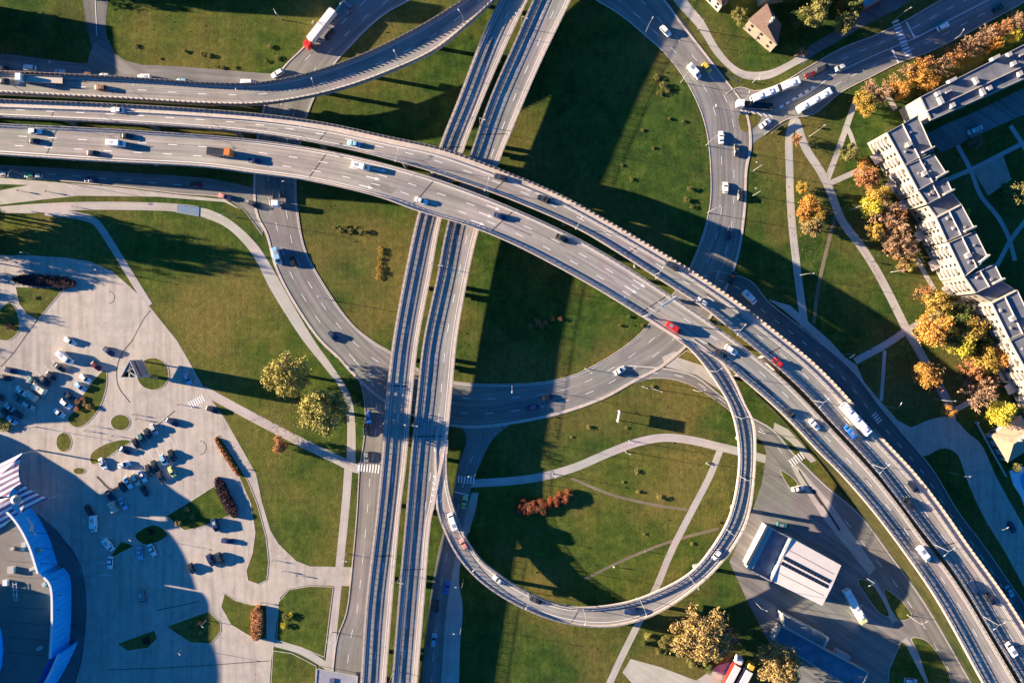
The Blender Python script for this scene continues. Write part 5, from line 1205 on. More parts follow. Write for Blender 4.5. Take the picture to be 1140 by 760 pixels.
# striped tension canopy
st, nt_, bb = nodes_of('striped_membrane'); wv = nt_.nodes.new('ShaderNodeTexWave'); wv.bands_direction = 'Y'; wv.inputs['Scale'].default_value = .17; wv.inputs['Distortion'].default_value = 0
L(nt_, mapped(nt_, objc(nt_), (1, 1, 1), R(-28)), wv.inputs['Vector'])
L(nt_, ramp(nt_, wv.outputs['Fac'], [(.50, (.16, .09, .18)), (.6, (.78, .68, .66))]), bb.inputs['Base Color']); bb.inputs['Roughness'].default_value = .7
r = empty('striped_canopy', P(18, 550)); o_ = r.location.copy()
def membrane(pts, hz, sag):
    """three- or four-cornered sail with curved-in edges"""
    cen = sum((Vector(p[:2]) for p in pts), Vector((0, 0))) / len(pts); zc = sag; m = MB(); nE = 8; out = []
    for i in range(len(pts)):
        a, b = Vector(pts[i]), Vector(pts[(i + 1) % len(pts)])
        for k in range(nE):
            t = k / nE; p = a.lerp(b, t); pull = .11 * 4 * t * (1 - t); q2 = p.xy.lerp(cen, pull); out.append((q2.x, q2.y, p.z))
    rings = 5; prev = None
    for j in range(rings):
        f = j / (rings - 1) * .96; cur = [P(x + (cen.x - x) * f, y + (cen.y - y) * f, z + (zc - z) * f ** .8) - o_ for x, y, z in out]
        if prev:
            for i in range(len(out)):
                q_ = [prev[i], prev[(i + 1) % len(out)], cur[(i + 1) % len(out)], cur[i]]
                m.face(q_ if (q_[1] - q_[0]).cross(q_[2] - q_[0]).z > 0 else q_[::-1])
        prev = cur
    m.poly(prev); o = m.build('membrane', st, r); return o
membrane([(25, 504, 9), (23, 538, 12), (10, 552, 12), (-45, 560, 9), (-50, 535, 9)], 0, 12)
membrane([(24, 538, 12), (54.5, 555, 8), (23.5, 571, 10), (15, 554, 13)], 0, 12)
membrane([(12, 553, 12.5), (21, 571, 10), (-6, 602, 8), (-60, 600, 8), (-55, 560, 9)], 0, 11)
for x, y, z in ((16, 553, 14), (24, 505, 9), (54, 555, 8), (1, 590, 8)):
    m = MB(); m.tube(Z(P(x, y, z) - o_, 0), P(x, y, z) - o_, .3, .2, 8); m.build('mast', WHT, r)
m = MB(); m.tube(P(18, 556, 13) - o_, P(18, 556, 14.2) - o_, 1.7, 1.0, 12); m.build('mast_cap', WHT, r)
tag(r, 'striped white and purple tension canopy with pointed corners by the arena', 'canopy')
# buildings just beyond the frame, whose shadows fall into the picture
flat_house('tower_block', 'tower block beyond the top left edge whose shadow lies on the grass', [(-75, 0), (-25, -6), (-20, 48), (-70, 54)], 8.5, FACADE, ROOFG)
flat_house('tower_block', 'long block beyond the top edge whose shadow lies on the upper grass', [(-20, -75), (250, -58), (247, -36), (-23, -52)], 15, FACADE, ROOFG)
flat_house('tower_block', 'block beyond the top right edge whose shadow lies on the avenue', [(850, -62), (985, -85), (995, -40), (860, -14)], 15, FACADE, ROOFG)
flat_house('office_block', 'office block beyond the left edge beside the plaza', [(-230, 405), (-150, 400), (-146, 436), (-226, 440)], 13, FACADE, ROOFG)
#PART3
# ------------------------------------------------------------------ trees and plants
def crown_mesh(seed, kind):
    rnd = random.Random(seed); mb = MB(); blobs = []
    if kind in ('round', 'willow', 'loose'):
        nb = {'round': 24, 'willow': 46, 'loose': 24}[kind]
        for k in range(nb):
            t, u = rnd.uniform(0, 6.283), rnd.random() ** .5; hz = rnd.uniform(.55, 1.75)
            rr = u * {'round': .74, 'willow': .82, 'loose': .8}[kind] * math.sqrt(max(.15, 1 - ((hz - 1.0) / .95) ** 2)); blobs.append((Vector((rr * math.cos(t), rr * math.sin(t), hz)), {'round': rnd.uniform(.2, .38), 'willow': rnd.uniform(.14, .27), 'loose': rnd.uniform(.14, .3)}[kind]))
        N_, sz = {'round': (5600, .052), 'willow': (9000, .040), 'loose': (4600, .048)}[kind]
        for k in range(N_):
            c, r_ = rnd.choice(blobs); d = Vector((rnd.gauss(0, 1), rnd.gauss(0, 1), rnd.gauss(0, 1) + .25)).normalized(); p = c + d * (r_ * rnd.uniform(.35, 1.3) * (1 if rnd.random() > .10 else rnd.uniform(1.2, 1.6)))
            s = sz * rnd.uniform(.5, 1.25); n = (d + Vector((rnd.gauss(0, .7), rnd.gauss(0, .7), rnd.gauss(0, .7)))).normalized(); u_ = n.orthogonal().normalized(); v_ = n.cross(u_); a = rnd.uniform(0, 3.14); u2 = u_ * math.cos(a) + v_ * math.sin(a); v2 = n.cross(u2)
            if kind == 'willow': u2, v2 = u2 * 1.6, v2 * .7
            mb.face([p - u2 * s, p - v2 * s * .75 + n * s * .1, p + u2 * s, p + v2 * s * .75 + n * s * .1])
    else:      # sparse or bare: twigs fanned out from limbs, a few leaves left
        for k in range(26):
            t = rnd.uniform(0, 6.283); el = rnd.uniform(.1, 1.35); d = Vector((math.cos(t) * math.cos(el), math.sin(t) * math.cos(el), math.sin(el))); a = Vector((0, 0, .45)); b = a + Vector((d.x * rnd.uniform(.7, 1.05), d.y * rnd.uniform(.7, 1.05), d.z * rnd.uniform(.9, 1.45)))
            for j in range(34 if kind == 'bare' else 30):
                f = rnd.uniform(.3, 1); p = a.lerp(b, f); dd_ = (d + Vector((rnd.gauss(0, .55), rnd.gauss(0, .55), rnd.gauss(0, .5)))).normalized(); ln = rnd.uniform(.1, .28); w = .011; sd_ = dd_.orthogonal().normalized() * w
                mb.face([p - sd_, p + sd_, p + dd_ * ln + sd_ * .3, p + dd_ * ln - sd_ * .3])
                if kind == 'sparse' or rnd.random() < .22:
                    for _ in range(3):
                        q = p + dd_ * ln * rnd.uniform(.4, 1.1) + Vector((rnd.gauss(0, .05), rnd.gauss(0, .05), rnd.gauss(0, .05))); s = rnd.uniform(.03, .065); n = Vector((rnd.gauss(0, 1), rnd.gauss(0, 1), rnd.gauss(0, 1) + .6)).normalized(); u_ = n.orthogonal().normalized(); v_ = n.cross(u_); mb.face([q - u_ * s, q - v_ * s, q + u_ * s, q + v_ * s])
    return mb
def trunk_mesh(seed):
    rnd = random.Random(seed); mb = MB(); mb.tube((0, 0, 0), (.02, .01, .55), .075, .05, 8)
    for k in range(7):
        t = k * .9 + rnd.random(); z = rnd.uniform(.35, .55); p = Vector((.02, 0, z)); q = Vector((math.cos(t) * .38, math.sin(t) * .38, z + rnd.uniform(.35, .7))); mb.tube(p, q, .035, .02, 6); mb.tube(q, q + Vector((math.cos(t + .4) * .3, math.sin(t + .4) * .3, .35)), .02, .008, 5)
    mb.tube((.02, .01, .5), (.05, -.03, 1.35), .045, .015, 6); return mb
LEAF = {'orange': leaf_mat('leaf_orange', [(.36, .17, .035), (.46, .23, .05), (.54, .30, .07), (.26, .12, .035)]), 'gold': leaf_mat('leaf_gold', [(.38, .25, .045), (.48, .33, .06), (.28, .19, .045), (.42, .24, .05)]),
        'yellow': leaf_mat('leaf_yellow', [(.52, .44, .04), (.40, .36, .045), (.58, .46, .07)]), 'willow': leaf_mat('leaf_willow', [(.30, .26, .07), (.38, .33, .09), (.20, .19, .055), (.44, .37, .11)]),
        'olive': leaf_mat('leaf_olive', [(.16, .16, .045), (.24, .21, .06), (.12, .13, .04), (.30, .24, .09)]), 'green': leaf_mat('leaf_green', [(.05, .085, .02), (.09, .12, .03), (.14, .15, .04), (.06, .10, .03)]),
        'brown': leaf_mat('twig_brown', [(.24, .15, .10), (.33, .20, .12), (.17, .11, .085), (.42, .25, .12)]), 'rust': leaf_mat('leaf_rust', [(.32, .15, .06), (.42, .20, .08), (.24, .11, .06)]),
        'tan': leaf_mat('leaf_tan', [(.34, .24, .08), (.43, .31, .10), (.24, .165, .07), (.18, .125, .07)]), 'red': leaf_mat('leaf_red', [(.22, .03, .025), (.30, .07, .03), (.34, .13, .04), (.12, .03, .025)]), 'purple': leaf_mat('leaf_purple', [(.045, .020, .026), (.075, .033, .036), (.030, .016, .022), (.10, .055, .045)])}
TP = {}
def tree(kind, col, x, y, rpx, label, group=None, cat='tree', zs=1.0, name=None):
    if (kind,) not in TP:
        TP[(kind,)] = []
        for s in range(3):
            r0 = empty('tree'); crown_mesh(s * 7 + hash_(kind), kind).build('crown', LEAF[col], r0); trunk_mesh(s + 3).build('trunk', BARK, r0); TP[(kind,)].append([r0, False])
    k = random.randrange(3); src = TP[(kind,)][k]
    if src[1]: r = copy_tree(src[0])
    else: r = src[0]; src[1] = True
    r.name = name or {'round': 'broadleaf_tree', 'willow': 'broadleaf_tree', 'loose': 'broadleaf_tree', 'bare': 'bare_tree', 'sparse': 'thinning_tree'}[kind]
    for ch in r.children:
        if ch.name.startswith('crown'): ch.material_slots[0].link = 'OBJECT'; ch.material_slots[0].material = LEAF[col]
    rad = rpx * S; p = P(x, y, rad * 1.1 * zs); sc_ = rad * random.uniform(.97, 1.08)
    r.location = (p.x, p.y, 0); r.rotation_euler = (0, 0, random.uniform(0, 6.28)); r.scale = (sc_, sc_, sc_ * zs); tag(r, label, cat, group); return r
def hash_(s): return sum(ord(c) * (i + 3) for i, c in enumerate(s)) % 101
tree('willow', 'willow', 319, 417, 25, 'upper of the two large yellow green trees beside the footway'); tree('willow', 'willow', 360, 459, 27, 'lower of the two large yellow green trees beside the footway'); tree('round', 'rust', 311, 494, 10, 'small orange tree alone on the west lawn')
TG = 'autumn trees beside the flats'
e1 = 'tree beside the left footway on the east lawn'
for k, c, x, y, r_ in (('loose', 'gold', 893, 209, 8), ('round', 'orange', 903, 226, 13), ('round', 'gold', 911, 238, 10), ('loose', 'tan', 903, 252, 13), ('bare', 'rust', 887, 155, 8), ('loose', 'orange', 895, 238, 10)): tree(k, c, x, y, r_, {'gold': 'golden', 'orange': 'bright orange', 'tan': 'tan', 'rust': 'bare rusty'}[c] + ' ' + e1, TG)
nm = {'orange': 'orange', 'gold': 'golden', 'tan': 'tan', 'rust': 'rusty', 'brown': 'bare brown', 'yellow': 'yellow', 'olive': 'olive green', 'green': 'dark green', 'willow': 'yellow green', 'red': 'red', 'purple': 'purple'}
for k, c, x, y, r_ in (('loose', 'rust', 964, 198, 13), ('round', 'gold', 978, 215, 12), ('round', 'yellow', 969, 231, 11), ('bare', 'brown', 986, 235, 15), ('loose', 'gold', 974, 256, 10), ('bare', 'brown', 998, 252, 16), ('bare', 'brown', 1006, 273, 16), ('bare', 'rust', 1000, 242, 11), ('sparse', 'tan', 1012, 287, 10), ('bare', 'brown', 990, 270, 12)):
    tree(k, c, x, y, r_ * 1.12, nm[c] + ' tree against the sunny front of the flats', TG)
for k, c, x, y, r_ in (('round', 'orange', 992, 277, 4), ('round', 'orange', 998, 286, 4), ('round', 'tan', 1001, 297, 3.5), ('round', 'yellow', 1013, 298, 4.5), ('round', 'rust', 1005, 300, 3)):
    tree(k, c, x, y, r_ * 1.12, nm[c] + ' round bush below the bare trees by the flats', 'round bushes by the flats', 'bush', .7, 'bush')
for k, c, x, y, r_ in (('bare', 'rust', 1030, 325, 10), ('loose', 'gold', 1041, 338, 15), ('round', 'orange', 1039, 365, 18), ('loose', 'green', 1066, 351, 14), ('round', 'gold', 1080, 370, 17), ('round', 'yellow', 1070, 383, 14), ('loose', 'olive', 1058, 380, 12), ('round', 'gold', 1095, 397, 14), ('round', 'orange', 1112, 397, 13), ('sparse', 'rust', 1081, 414, 12), ('loose', 'green', 1100, 374, 14), ('loose', 'gold', 1102, 408, 10), ('loose', 'olive', 1050, 345, 9)):
    tree(k, c, x, y, r_ * 1.12, nm[c] + ' tree in the grove at the lower end of the flats', TG)
for k, c, x, y, r_ in (('round', 'orange', 1030, 417, 14), ('sparse', 'rust', 1041, 428, 9), ('loose', 'orange', 1055, 457, 9), ('round', 'yellow', 1113, 459, 13), ('bare', 'brown', 1092, 438, 17), ('bare', 'rust', 1088, 420, 12), ('bare', 'brown', 1104, 424, 11)):
    tree(k, c, x, y, r_ * 1.12, nm[c] + ' tree standing between the grove and the side road', TG)
for k, c, x, y, r_ in (('loose', 'gold', 959, 112, 12), ('loose', 'gold', 965, 121, 11), ('bare', 'brown', 981, 104, 14), ('round', 'orange', 1000, 100, 12), ('bare', 'tan', 994, 92, 11), ('sparse', 'orange', 1024, 82, 14), ('round', 'orange', 1032, 90, 11), ('sparse', 'rust', 1030, 70, 11), ('bare', 'brown', 1050, 73, 14), ('bare', 'rust', 1062, 60, 14), ('bare', 'brown', 1078, 52, 13), ('bare', 'brown', 1090, 48, 13), ('sparse', 'orange', 1108, 48, 11), ('bare', 'brown', 1101, 38, 12), ('bare', 'rust', 1118, 32, 12), ('bare', 'brown', 1133, 22, 13), ('loose', 'yellow', 1129, 40, 8), ('loose', 'olive', 946, 170, 12), ('loose', 'orange', 960, 184, 9), ('bare', 'brown', 968, 96, 10), ('bare', 'brown', 1012, 80, 10)):
    tree(k, c, x, y, r_, nm[c] + ' tree in the row between avenue and flats', TG)
for k, c, x, y, r_, wh in (('loose', 'olive', 824, 18, 9, 'beside the brown roofed house'), ('loose', 'olive', 907, 12, 15, 'behind the brown roofed house'), ('round', 'orange', 941, 6, 8, 'at the top edge by the avenue'), ('loose', 'olive', 940, 26, 12, 'at the top edge by the avenue'), ('loose', 'green', 948, 10, 11, 'at the top edge by the avenue'), ('loose', 'green', 888, 22, 10, 'behind the brown roofed house'), ('bare', 'brown', 893, 58, 7, 'at the footway end below the brown roofed house'), ('loose', 'green', 880, -8, 14, 'behind the brown roofed house'),
        ('willow', 'tan', 781, 706, 30, 'on the scrub patch at the bottom'), ('willow', 'tan', 868, 742, 24, 'against the blue roofed workshop'), ('sparse', 'brown', 806, 716, 17, 'behind the large yellow green one at the bottom'), ('loose', 'yellow', 757, 712, 7, 'small and bright, on the scrub patch at the bottom'), ('loose', 'brown', 1085, 158, 9, 'in the shaded courtyard'), ('loose', 'olive', 1130, 215, 14, 'in the shaded courtyard'), ('round', 'yellow', 1074, 236, 5, 'behind the flats in the courtyard'), ('loose', 'olive', 1131, 520, 6, 'between house and swimming pool')):
    tree(k, c, x, y, r_ * 1.08, nm[c] + ' tree ' + wh, None, zs=1.7 if 900 < x < 960 and y < 60 else 1.0)
# shrubs
SG = 'shrubs on the lawns'
for c, x, y, r_, wh in ([('olive', 372 + i * 6, 253 + (i % 2) * 4, 3.2, 'in the pale clump left of the viaduct') for i in range(6)] + [('gold', 423 + (i % 2) * 1.5 - i * .4, 277 + i * 5.2, 3.4, 'in the golden row left of the viaduct') for i in range(7)] +
        [('olive', 318, 687, 4, 'on the lawn by the bottom path'), ('yellow', 323, 685, 3.5, 'on the lawn by the bottom path'), ('yellow', 316, 696, 3.5, 'on the lawn by the bottom path'), ('rust', 86, 447, 5, 'on the half moon island'), ('rust', 92, 444, 5, 'on the half moon island'), ('tan', 99, 453, 5, 'on the half moon island'), ('rust', 86, 455, 4.5, 'on the half moon island'), ('tan', 94, 449, 4, 'on the half moon island'),
         ('pink' if False else 'rust', 221, 693, 3.5, 'on the wedge island'), ('rust', 212, 701, 3.5, 'on the wedge island'), ('tan', 223, 704, 3.5, 'on the wedge island'), ('purple', 168, 592, 5, 'on the small shaded island'), ('purple', 163, 713, 5, 'on the dark shaded island'), ('purple', 11, 364, 5, 'on the leaf shaped island'), ('olive', 39, 331, 2.5, 'on the triangular island'), ('tan', 198, 582, 4, 'on the long wedge island'), ('tan', 214, 575, 4, 'on the long wedge island'), ('tan', 208, 567, 4, 'on the long wedge island')] +
        [('olive', x, y, r2, 'on the ring lawn right of the viaduct') for x, y, r2 in ((731, 86, 4), (738, 95, 4), (743, 100, 4.5), (735, 104, 3.5), (715, 145, 2.5), (745, 132, 2.5), (760, 135, 2.5), (727, 165, 2.5), (692, 184, 2.5), (703, 200, 3), (768, 210, 3.5), (764, 222, 3.5), (770, 230, 3), (715, 362, 3), (700, 352, 3), (690, 362, 2.5))] +
        [('rust', x, y, r2, 'in the dark bed right of the viaduct') for x, y, r2 in ((590, 362, 4), (598, 358, 4), (607, 359, 4), (615, 355, 3.5), (624, 355, 3), (603, 363, 3.5))] +
        [('willow', x, y, r2, 'on the lawn inside the loop') for x, y, r2 in ((709, 525, 3), (734, 553, 3.5), (710, 547, 2), (788, 516, 3), (655, 475, 2.5), (697, 476, 2.5), (636, 486, 2), (726, 430, 2.5), (717, 594, 2), (770, 605, 2), (693, 536, 2))] +
        [('olive', x, y, r2, 'on the top left grass') for x, y, r2 in ((151, 52, 3), (205, 57, 3), (225, 60, 3.5), (233, 62, 3), (178, 65, 2), (300, 52, 3), (296, 68, 3), (309, 64, 3), (262, 75, 3), (247, 75, 3), (240, 74, 2.5))]):
    tree('loose', c, x, y, r_ * random.uniform(.8, 1.25), nm[c] + ' shrub ' + wh, SG, 'shrub', random.uniform(.28, .5), 'shrub')
rr = random.Random(5)
for i in range(64):
    x, y = rr.uniform(705, 805), rr.uniform(706, 745)
    if y > 726 + (x - 735) * .36 or (x - 781) ** 2 + (y - 706) ** 2 < 250: continue
    tree('round', rr.choice(['green', 'olive', 'olive', 'green', 'willow']), x, y, rr.uniform(3.5, 6.5), 'low shrub in the dense scrub patch under the large bottom tree', 'shrubs of the scrub patch', 'shrub', .6, 'shrub')
for i in range(36):
    t = i / 35; x, y = 577 + t * 56 + rr.uniform(-3, 3), 560 + 9 * math.sin(t * 3.1) - t * 11 + rr.uniform(-9, 9) * (1 - .6 * t)
    tree('round', rr.choice(['red', 'red', 'rust', 'red', 'red']), x, y, rr.uniform(4, 6), 'low shrub in the red flower bed inside the loop', 'shrubs of the red bed', 'shrub', .55, 'shrub')
def hedge(label, pts, wpx, h, col, seed):
    rnd = random.Random(seed); c = spl(pts, step=2); mb = MB(); p0 = P(c[len(c) // 2].x, c[len(c) // 2].y)
    for i in range(len(c)):
        t = (c[min(i + 1, len(c) - 1)] - c[max(0, i - 1)]).normalized(); n = Vector((-t.y, t.x)); f = i / (len(c) - 1); ww = wpx * min(1, .35 + 4 * min(f, 1 - f))
        if i % 2 == 0:
            cc = P(c[i].x, c[i].y) - p0; mb.box(cc + Vector((0, 0, h * .4)), 1.5, ww * S * .8, h * .8, math.atan2(-t.y, t.x))
        for k in range(90):
            o2 = rnd.uniform(-.5, .5) * ww; z = h * (1 - .35 * (2 * abs(o2) / wpx) ** 2) * rnd.uniform(.35, 1.05); q = P(c[i].x + n.x * o2 + rnd.uniform(-1, 1), c[i].y + n.y * o2 + rnd.uniform(-1, 1)) + Vector((0, 0, z)) - p0; s = rnd.uniform(.10, .24)
            nn_ = Vector((rnd.gauss(0, 1), rnd.gauss(0, 1), rnd.gauss(0, 1) + .8)).normalized(); u_ = nn_.orthogonal().normalized(); v_ = nn_.cross(u_); mb.face([q - u_ * s, q - v_ * s, q + u_ * s, q + v_ * s])
    o = mb.build('hedge', LEAF[col]); o.location = p0; tag(o, label, 'hedge'); return o
hedge('long dark purple hedge on the triangular island of the plaza', [(18, 311), (50, 313), (84, 316)], 14, 1.5, 'purple', 1); hedge('short thick dark purple hedge beside the wedge island', [(243, 533), (250, 550), (262, 573)], 13, 1.6, 'purple', 2)
hedge('square brown hedge block by the lower plaza', [(288, 675), (287, 692), (286, 710)], 14, 1.8, 'rust', 3); hedge('thin reddish hedge along the plaza edge', [(241, 489), (253, 508), (266, 528)], 5, .9, 'rust', 4); hedge('round hedge bed at the left edge of the car park', [(-2, 470), (5, 472), (12, 474)], 15, 1.2, 'olive', 5)
# trees outside the frame to the west, known by the streaky shade they throw on the plaza
for i, (x, y, r_) in enumerate(((-60, 246, 12), (-100, 258, 14), (-30, 254, 11), (-75, 268, 13), (-20, 290, 9), (-130, 250, 15), (-45, 300, 8), (-95, 312, 9), (-40, 340, 8), (-120, 335, 10), (-15, 262, 10), (-60, 20, 18), (-40, 45, 14), (-90, 38, 16), (-30, 10, 15), (-110, 60, 15), (300, -42, 14), (330, -30, 12), (120, -30, 15), (60, -25, 15), (-150, 285, 11), (-180, 310, 12), (-140, 300, 9), (-200, 345, 13), (-160, 365, 10), (-55, 225, 17), (-20, 236, 15), (-25, 252, 13), (-10, 243, 11), (30, 1e4, 1))):
    if y > 9e3: continue
    tree(('loose', 'sparse', 'bare')[i % 3] if y > 200 else 'loose', 'green', x, y, r_, 'green tree standing outside the left or top edge', 'trees outside the frame', zs=(2.2 if y < 256 else 1.6) if y > 200 else 1.0)
# weeds and tufts in the grass: nobody could count them
rnd = random.Random(11); mb = MB(); boxes = [(min(p[0] for p in q), min(p[1] for p in q), max(p[0] for p in q), max(p[1] for p in q), q) for q in PAVED]
def paved(x, y):
    for a, b, c, d, q in boxes:
        if a <= x <= c and b <= y <= d and geometry_in(x, y, q): return True
    return False
cl = [(rnd.uniform(0, 1140), rnd.uniform(0, 760), rnd.uniform(6, 26)) for _ in range(150)]; n = 0
while n < 4200:
    if rnd.random() < .6:
        cx, cy, cr = rnd.choice(cl); x, y = rnd.gauss(cx, cr), rnd.gauss(cy, cr)
    else: x, y = rnd.uniform(-5, 1145), rnd.uniform(-5, 765)
    n += 1
    if paved(x, y): continue
    p = P(x, y); h = rnd.uniform(.05, .16) * (2.0 if rnd.random() < .03 else 1) * (.6 if x < 400 and y > 230 else 1); 
    for k in range(3):
        a = rnd.uniform(0, 3.14); d = Vector((math.cos(a), math.sin(a), 0)) * h * rnd.uniform(.7, 1.3); tl = Vector((rnd.gauss(0, .25), rnd.gauss(0, .25), 1)) * h; mb.face([p - d, p + d, p + d * .7 + tl, p - d * .7 + tl])
stuff(mb.build('grass_tufts', leaf_mat('tuft', [(.05, .08, .018), (.08, .11, .025), (.14, .14, .04), (.06, .09, .02)])))
mb = MB()
for _ in range(2600):
    x, y = rnd.choice([(rnd.gauss(905, 14), rnd.gauss(245, 26)), (rnd.gauss(985, 18), rnd.gauss(250, 40)), (rnd.gauss(1035, 25), rnd.gauss(375, 40)), (rnd.gauss(1020, 50), rnd.gauss(95, 16)), (rnd.gauss(320, 20), rnd.gauss(470, 22))])
    p = P(x, y) + Vector((0, 0, .09)); s = rnd.uniform(.08, .24); a = rnd.uniform(0, 3.14); u_, v_ = Vector((math.cos(a), math.sin(a), 0)) * s, Vector((-math.sin(a), math.cos(a), .2)) * s; mb.face([p - u_, p - v_, p + u_, p + v_])
stuff(mb.build('fallen_leaves', LEAF['tan']))

# ------------------------------------------------------------------ people
def person_mesh():
    me = bpy.data.meshes.new('person'); J = {'pel': (0, 0, .95), 'wst': (0, 0, 1.12), 'chs': (.02, 0, 1.36), 'nck': (.03, 0, 1.50), 'hd': (.05, 0, 1.62), 'top': (.05, 0, 1.72)}
    for s, n in ((1, 'l'), (-1, 'r')):
        f = .28 * s; J.update({n + 'hip': (0, .1 * s, .9), n + 'kn': (f * .75, .11 * s, .5), n + 'an': (f * .9 - (.12 if s < 0 else 0), .11 * s, .09), n + 'toe': (f * .9 + .16 - (.12 if s < 0 else 0), .12 * s, .04), n + 'sh': (.02, .19 * s, 1.42), n + 'el': (-f * .35 - .02, .25 * s, 1.15), n + 'ha': (-f * .6 + .1, .25 * s, .92)})
    rad = {'pel': .15, 'wst': .13, 'chs': .15, 'nck': .06, 'hd': .1, 'top': .08, 'hip': .09, 'kn': .06, 'an': .045, 'toe': .04, 'sh': .065, 'el': .045, 'ha': .035}
    names = list(J); E = [('pel', 'wst'), ('wst', 'chs'), ('chs', 'nck'), ('nck', 'hd'), ('hd', 'top')]
    for n in 'lr': E += [('pel', n + 'hip'), (n + 'hip', n + 'kn'), (n + 'kn', n + 'an'), (n + 'an', n + 'toe'), ('chs', n + 'sh'), (n + 'sh', n + 'el'), (n + 'el', n + 'ha')]
    me.from_pydata([J[k] for k in names], [(names.index(a), names.index(b)) for a, b in E], [])
    o = bpy.data.objects.new('person_rig', me); COL.objects.link(o); md = o.modifiers.new('Skin', 'SKIN'); ss = o.modifiers.new('Sub', 'SUBSURF'); ss.levels = ss.render_levels = 1
    sv = me.skin_vertices[0].data
    for i, k in enumerate(names):
        q = rad.get(k, rad.get(k[1:], .06)); sv[i].radius = (q, q); sv[i].use_root = (k == 'pel')
    bpy.context.view_layer.update(); dg = bpy.context.evaluated_depsgraph_get(); m2 = bpy.data.meshes.new_from_object(o.evaluated_get(dg)); bpy.data.objects.remove(o); m2.name = 'person'; return m2
pm = person_mesh()
for i, (x, y, c, wh) in enumerate(((22, 212.5, 'dark', 'on the wide pavement at the left edge'), (53, 213.5, 'dark blue', 'on the wide pavement at the left edge'), (7, 236, 'grey', 'on the long footway at the left edge'), (82, 230, 'red', 'on the long footway near the left edge'), (304, 623, 'dark', 'on the plaza entrance road'), (315, 635, 'blue', 'on the plaza entrance road'), (331, 639.5, 'dark', 'on the plaza entrance road'), (292, 670, 'dark blue', 'beside the square brown hedge'), (105, 474, 'grey', 'walking below the half moon island'), (127, 484.5, 'dark', 'walking below the small oval island'), (153, 466, 'dark', 'walking right of the small oval island'), (96, 479, 'black', 'at the tip of the half moon island'), (150, 461, 'dark', 'walking right of the small oval island'),
        (905, 163, 'dark', 'on the slanting footway of the east lawn'), (970, 291, 'dark blue', 'on the slanting footway of the east lawn'), (968, 389, 'red', 'on the footway above the highway'), (718, 613, 'grey', 'on the dirt track in the loop'), (683, 630, 'white', 'on the dirt track in the loop'), (200, 450, 'dark', 'at the plaza zebra crossing'), (265, 520, 'grey', 'on the footway right of the plaza'))):
    o = bpy.data.objects.new('person', pm); COL.objects.link(o); o.location = P(x, y) + Vector((0, 0, .05)); o.rotation_euler = (0, 0, random.uniform(0, 6.28))
    if not pm.materials: pm.materials.append(PM['dark'])
    o.material_slots[0].link = 'OBJECT'; o.material_slots[0].material = PM[c]
    tag(o, 'walking person in %s clothes %s' % (c, wh), 'person', 'people walking')

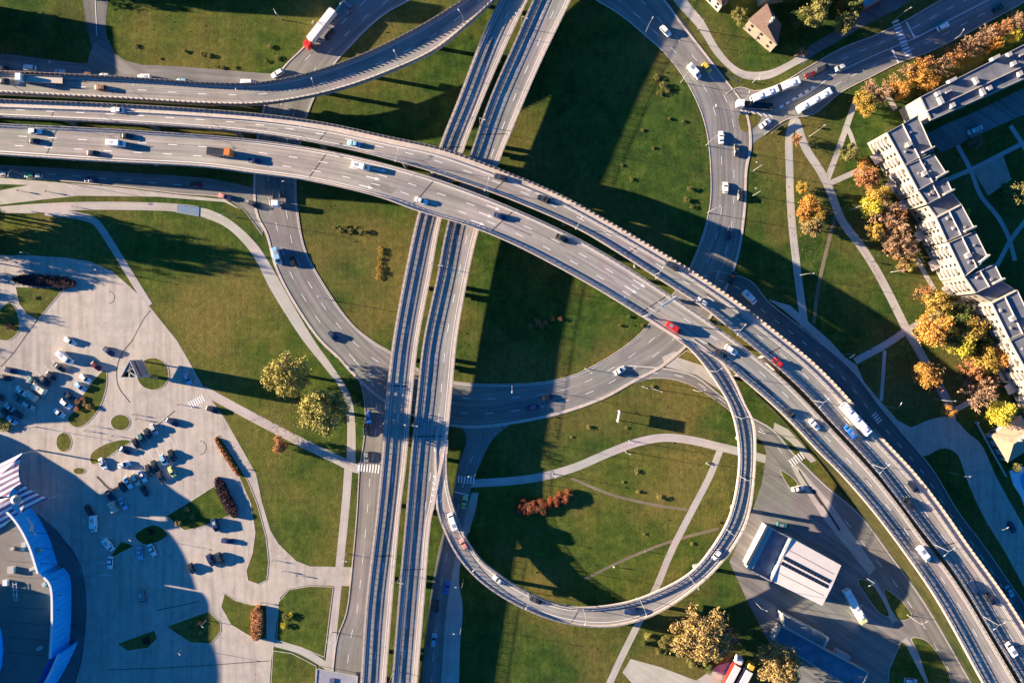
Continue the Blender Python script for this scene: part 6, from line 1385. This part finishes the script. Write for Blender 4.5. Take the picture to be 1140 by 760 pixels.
# ------------------------------------------------------------------ labels: every repeat gets its own
ORD = ['', 'first', 'second', 'third', 'fourth', 'fifth', 'sixth', 'seventh', 'eighth', 'ninth', 'tenth', 'eleventh', 'twelfth', 'thirteenth', 'fourteenth', 'fifteenth', 'sixteenth', 'seventeenth', 'eighteenth', 'nineteenth', 'twentieth'] + ['twenty ' + q for q in ('first', 'second', 'third', 'fourth', 'fifth', 'sixth', 'seventh', 'eighth', 'ninth')] + ['thirtieth'] + ['thirty ' + q for q in ('first', 'second', 'third', 'fourth', 'fifth', 'sixth', 'seventh', 'eighth', 'ninth')] + ['fortieth'] + ['forty ' + q for q in ('first', 'second', 'third', 'fourth', 'fifth', 'sixth', 'seventh', 'eighth', 'ninth')]
by = {}
for o in LABELLED: by.setdefault(o['label'], []).append(o)
for lab, os_ in by.items():
    if len(os_) < 2 or 'scrub patch under' in lab or 'red flower bed' in lab or 'outside the left' in lab: continue
    os_.sort(key=lambda o: o.location.x)
    for k, o in enumerate(os_):
        o['label'] = lab + (', leftmost' if k == 0 else ', rightmost' if k == len(os_) - 1 else ', %s from left' % ORD[k + 1])
for o in LABELLED:
    if len(o['label'].split()) > 16: print('LONG', o['label'])
dead = [o for o in bpy.data.objects if o.parent is None and o.type == 'EMPTY' and 'category' not in o]      # unused masters
dead += [c for o in dead for c in o.children_recursive]
for o in reversed(dead): bpy.data.objects.remove(o)
# ------------------------------------------------------------------ light, sky, camera
SUN_EL, SUN_AZ = R(12.0), math.atan2(-.984, .178)      # azimuth clockwise from +Y
sd = Vector((math.sin(SUN_AZ) * math.cos(SUN_EL), math.cos(SUN_AZ) * math.cos(SUN_EL), math.sin(SUN_EL)))
ld = bpy.data.lights.new('sun', 'SUN'); ld.energy = 5; ld.angle = R(.5); ld.color = (1.0, .80, .58)
so = bpy.data.objects.new('sun', ld); COL.objects.link(so)
so.rotation_euler = (-sd).to_track_quat('-Z', 'Y').to_euler(); so.location = sd * 400
w = bpy.data.worlds.new('World'); sc.world = w; w.use_nodes = True
nt = w.node_tree; bg = nt.nodes['Background']
sky = nt.nodes.new('ShaderNodeTexSky'); sky.sky_type = 'NISHITA'; sky.sun_disc = False
sky.sun_elevation = SUN_EL; sky.sun_rotation = SUN_AZ % (2 * math.pi); sky.altitude = 50; sky.air_density = 1.0; sky.dust_density = .4; sky.ozone_density = 2.5
tint = nt.nodes.new('ShaderNodeMix'); tint.data_type = 'RGBA'; tint.blend_type = 'MULTIPLY'; tint.inputs[0].default_value = 1
tint.inputs[7].default_value = (.04, .26, .50, 1)
L(nt, sky.outputs[0], tint.inputs[6]); L(nt, tint.outputs[2], bg.inputs['Color']); bg.inputs['Strength'].default_value = .106
cam = bpy.data.cameras.new('camera'); co = bpy.data.objects.new('camera', cam); COL.objects.link(co)
co.location = (0, 0, H); cam.sensor_fit = 'HORIZONTAL'; cam.angle = 2 * math.atan(570 * S / H)
cam.clip_start = 5; cam.clip_end = 6000; sc.camera = co
vs = sc.view_settings; vs.view_transform = 'Standard'; vs.look = 'None'; vs.exposure = 2.25; vs.gamma = 1
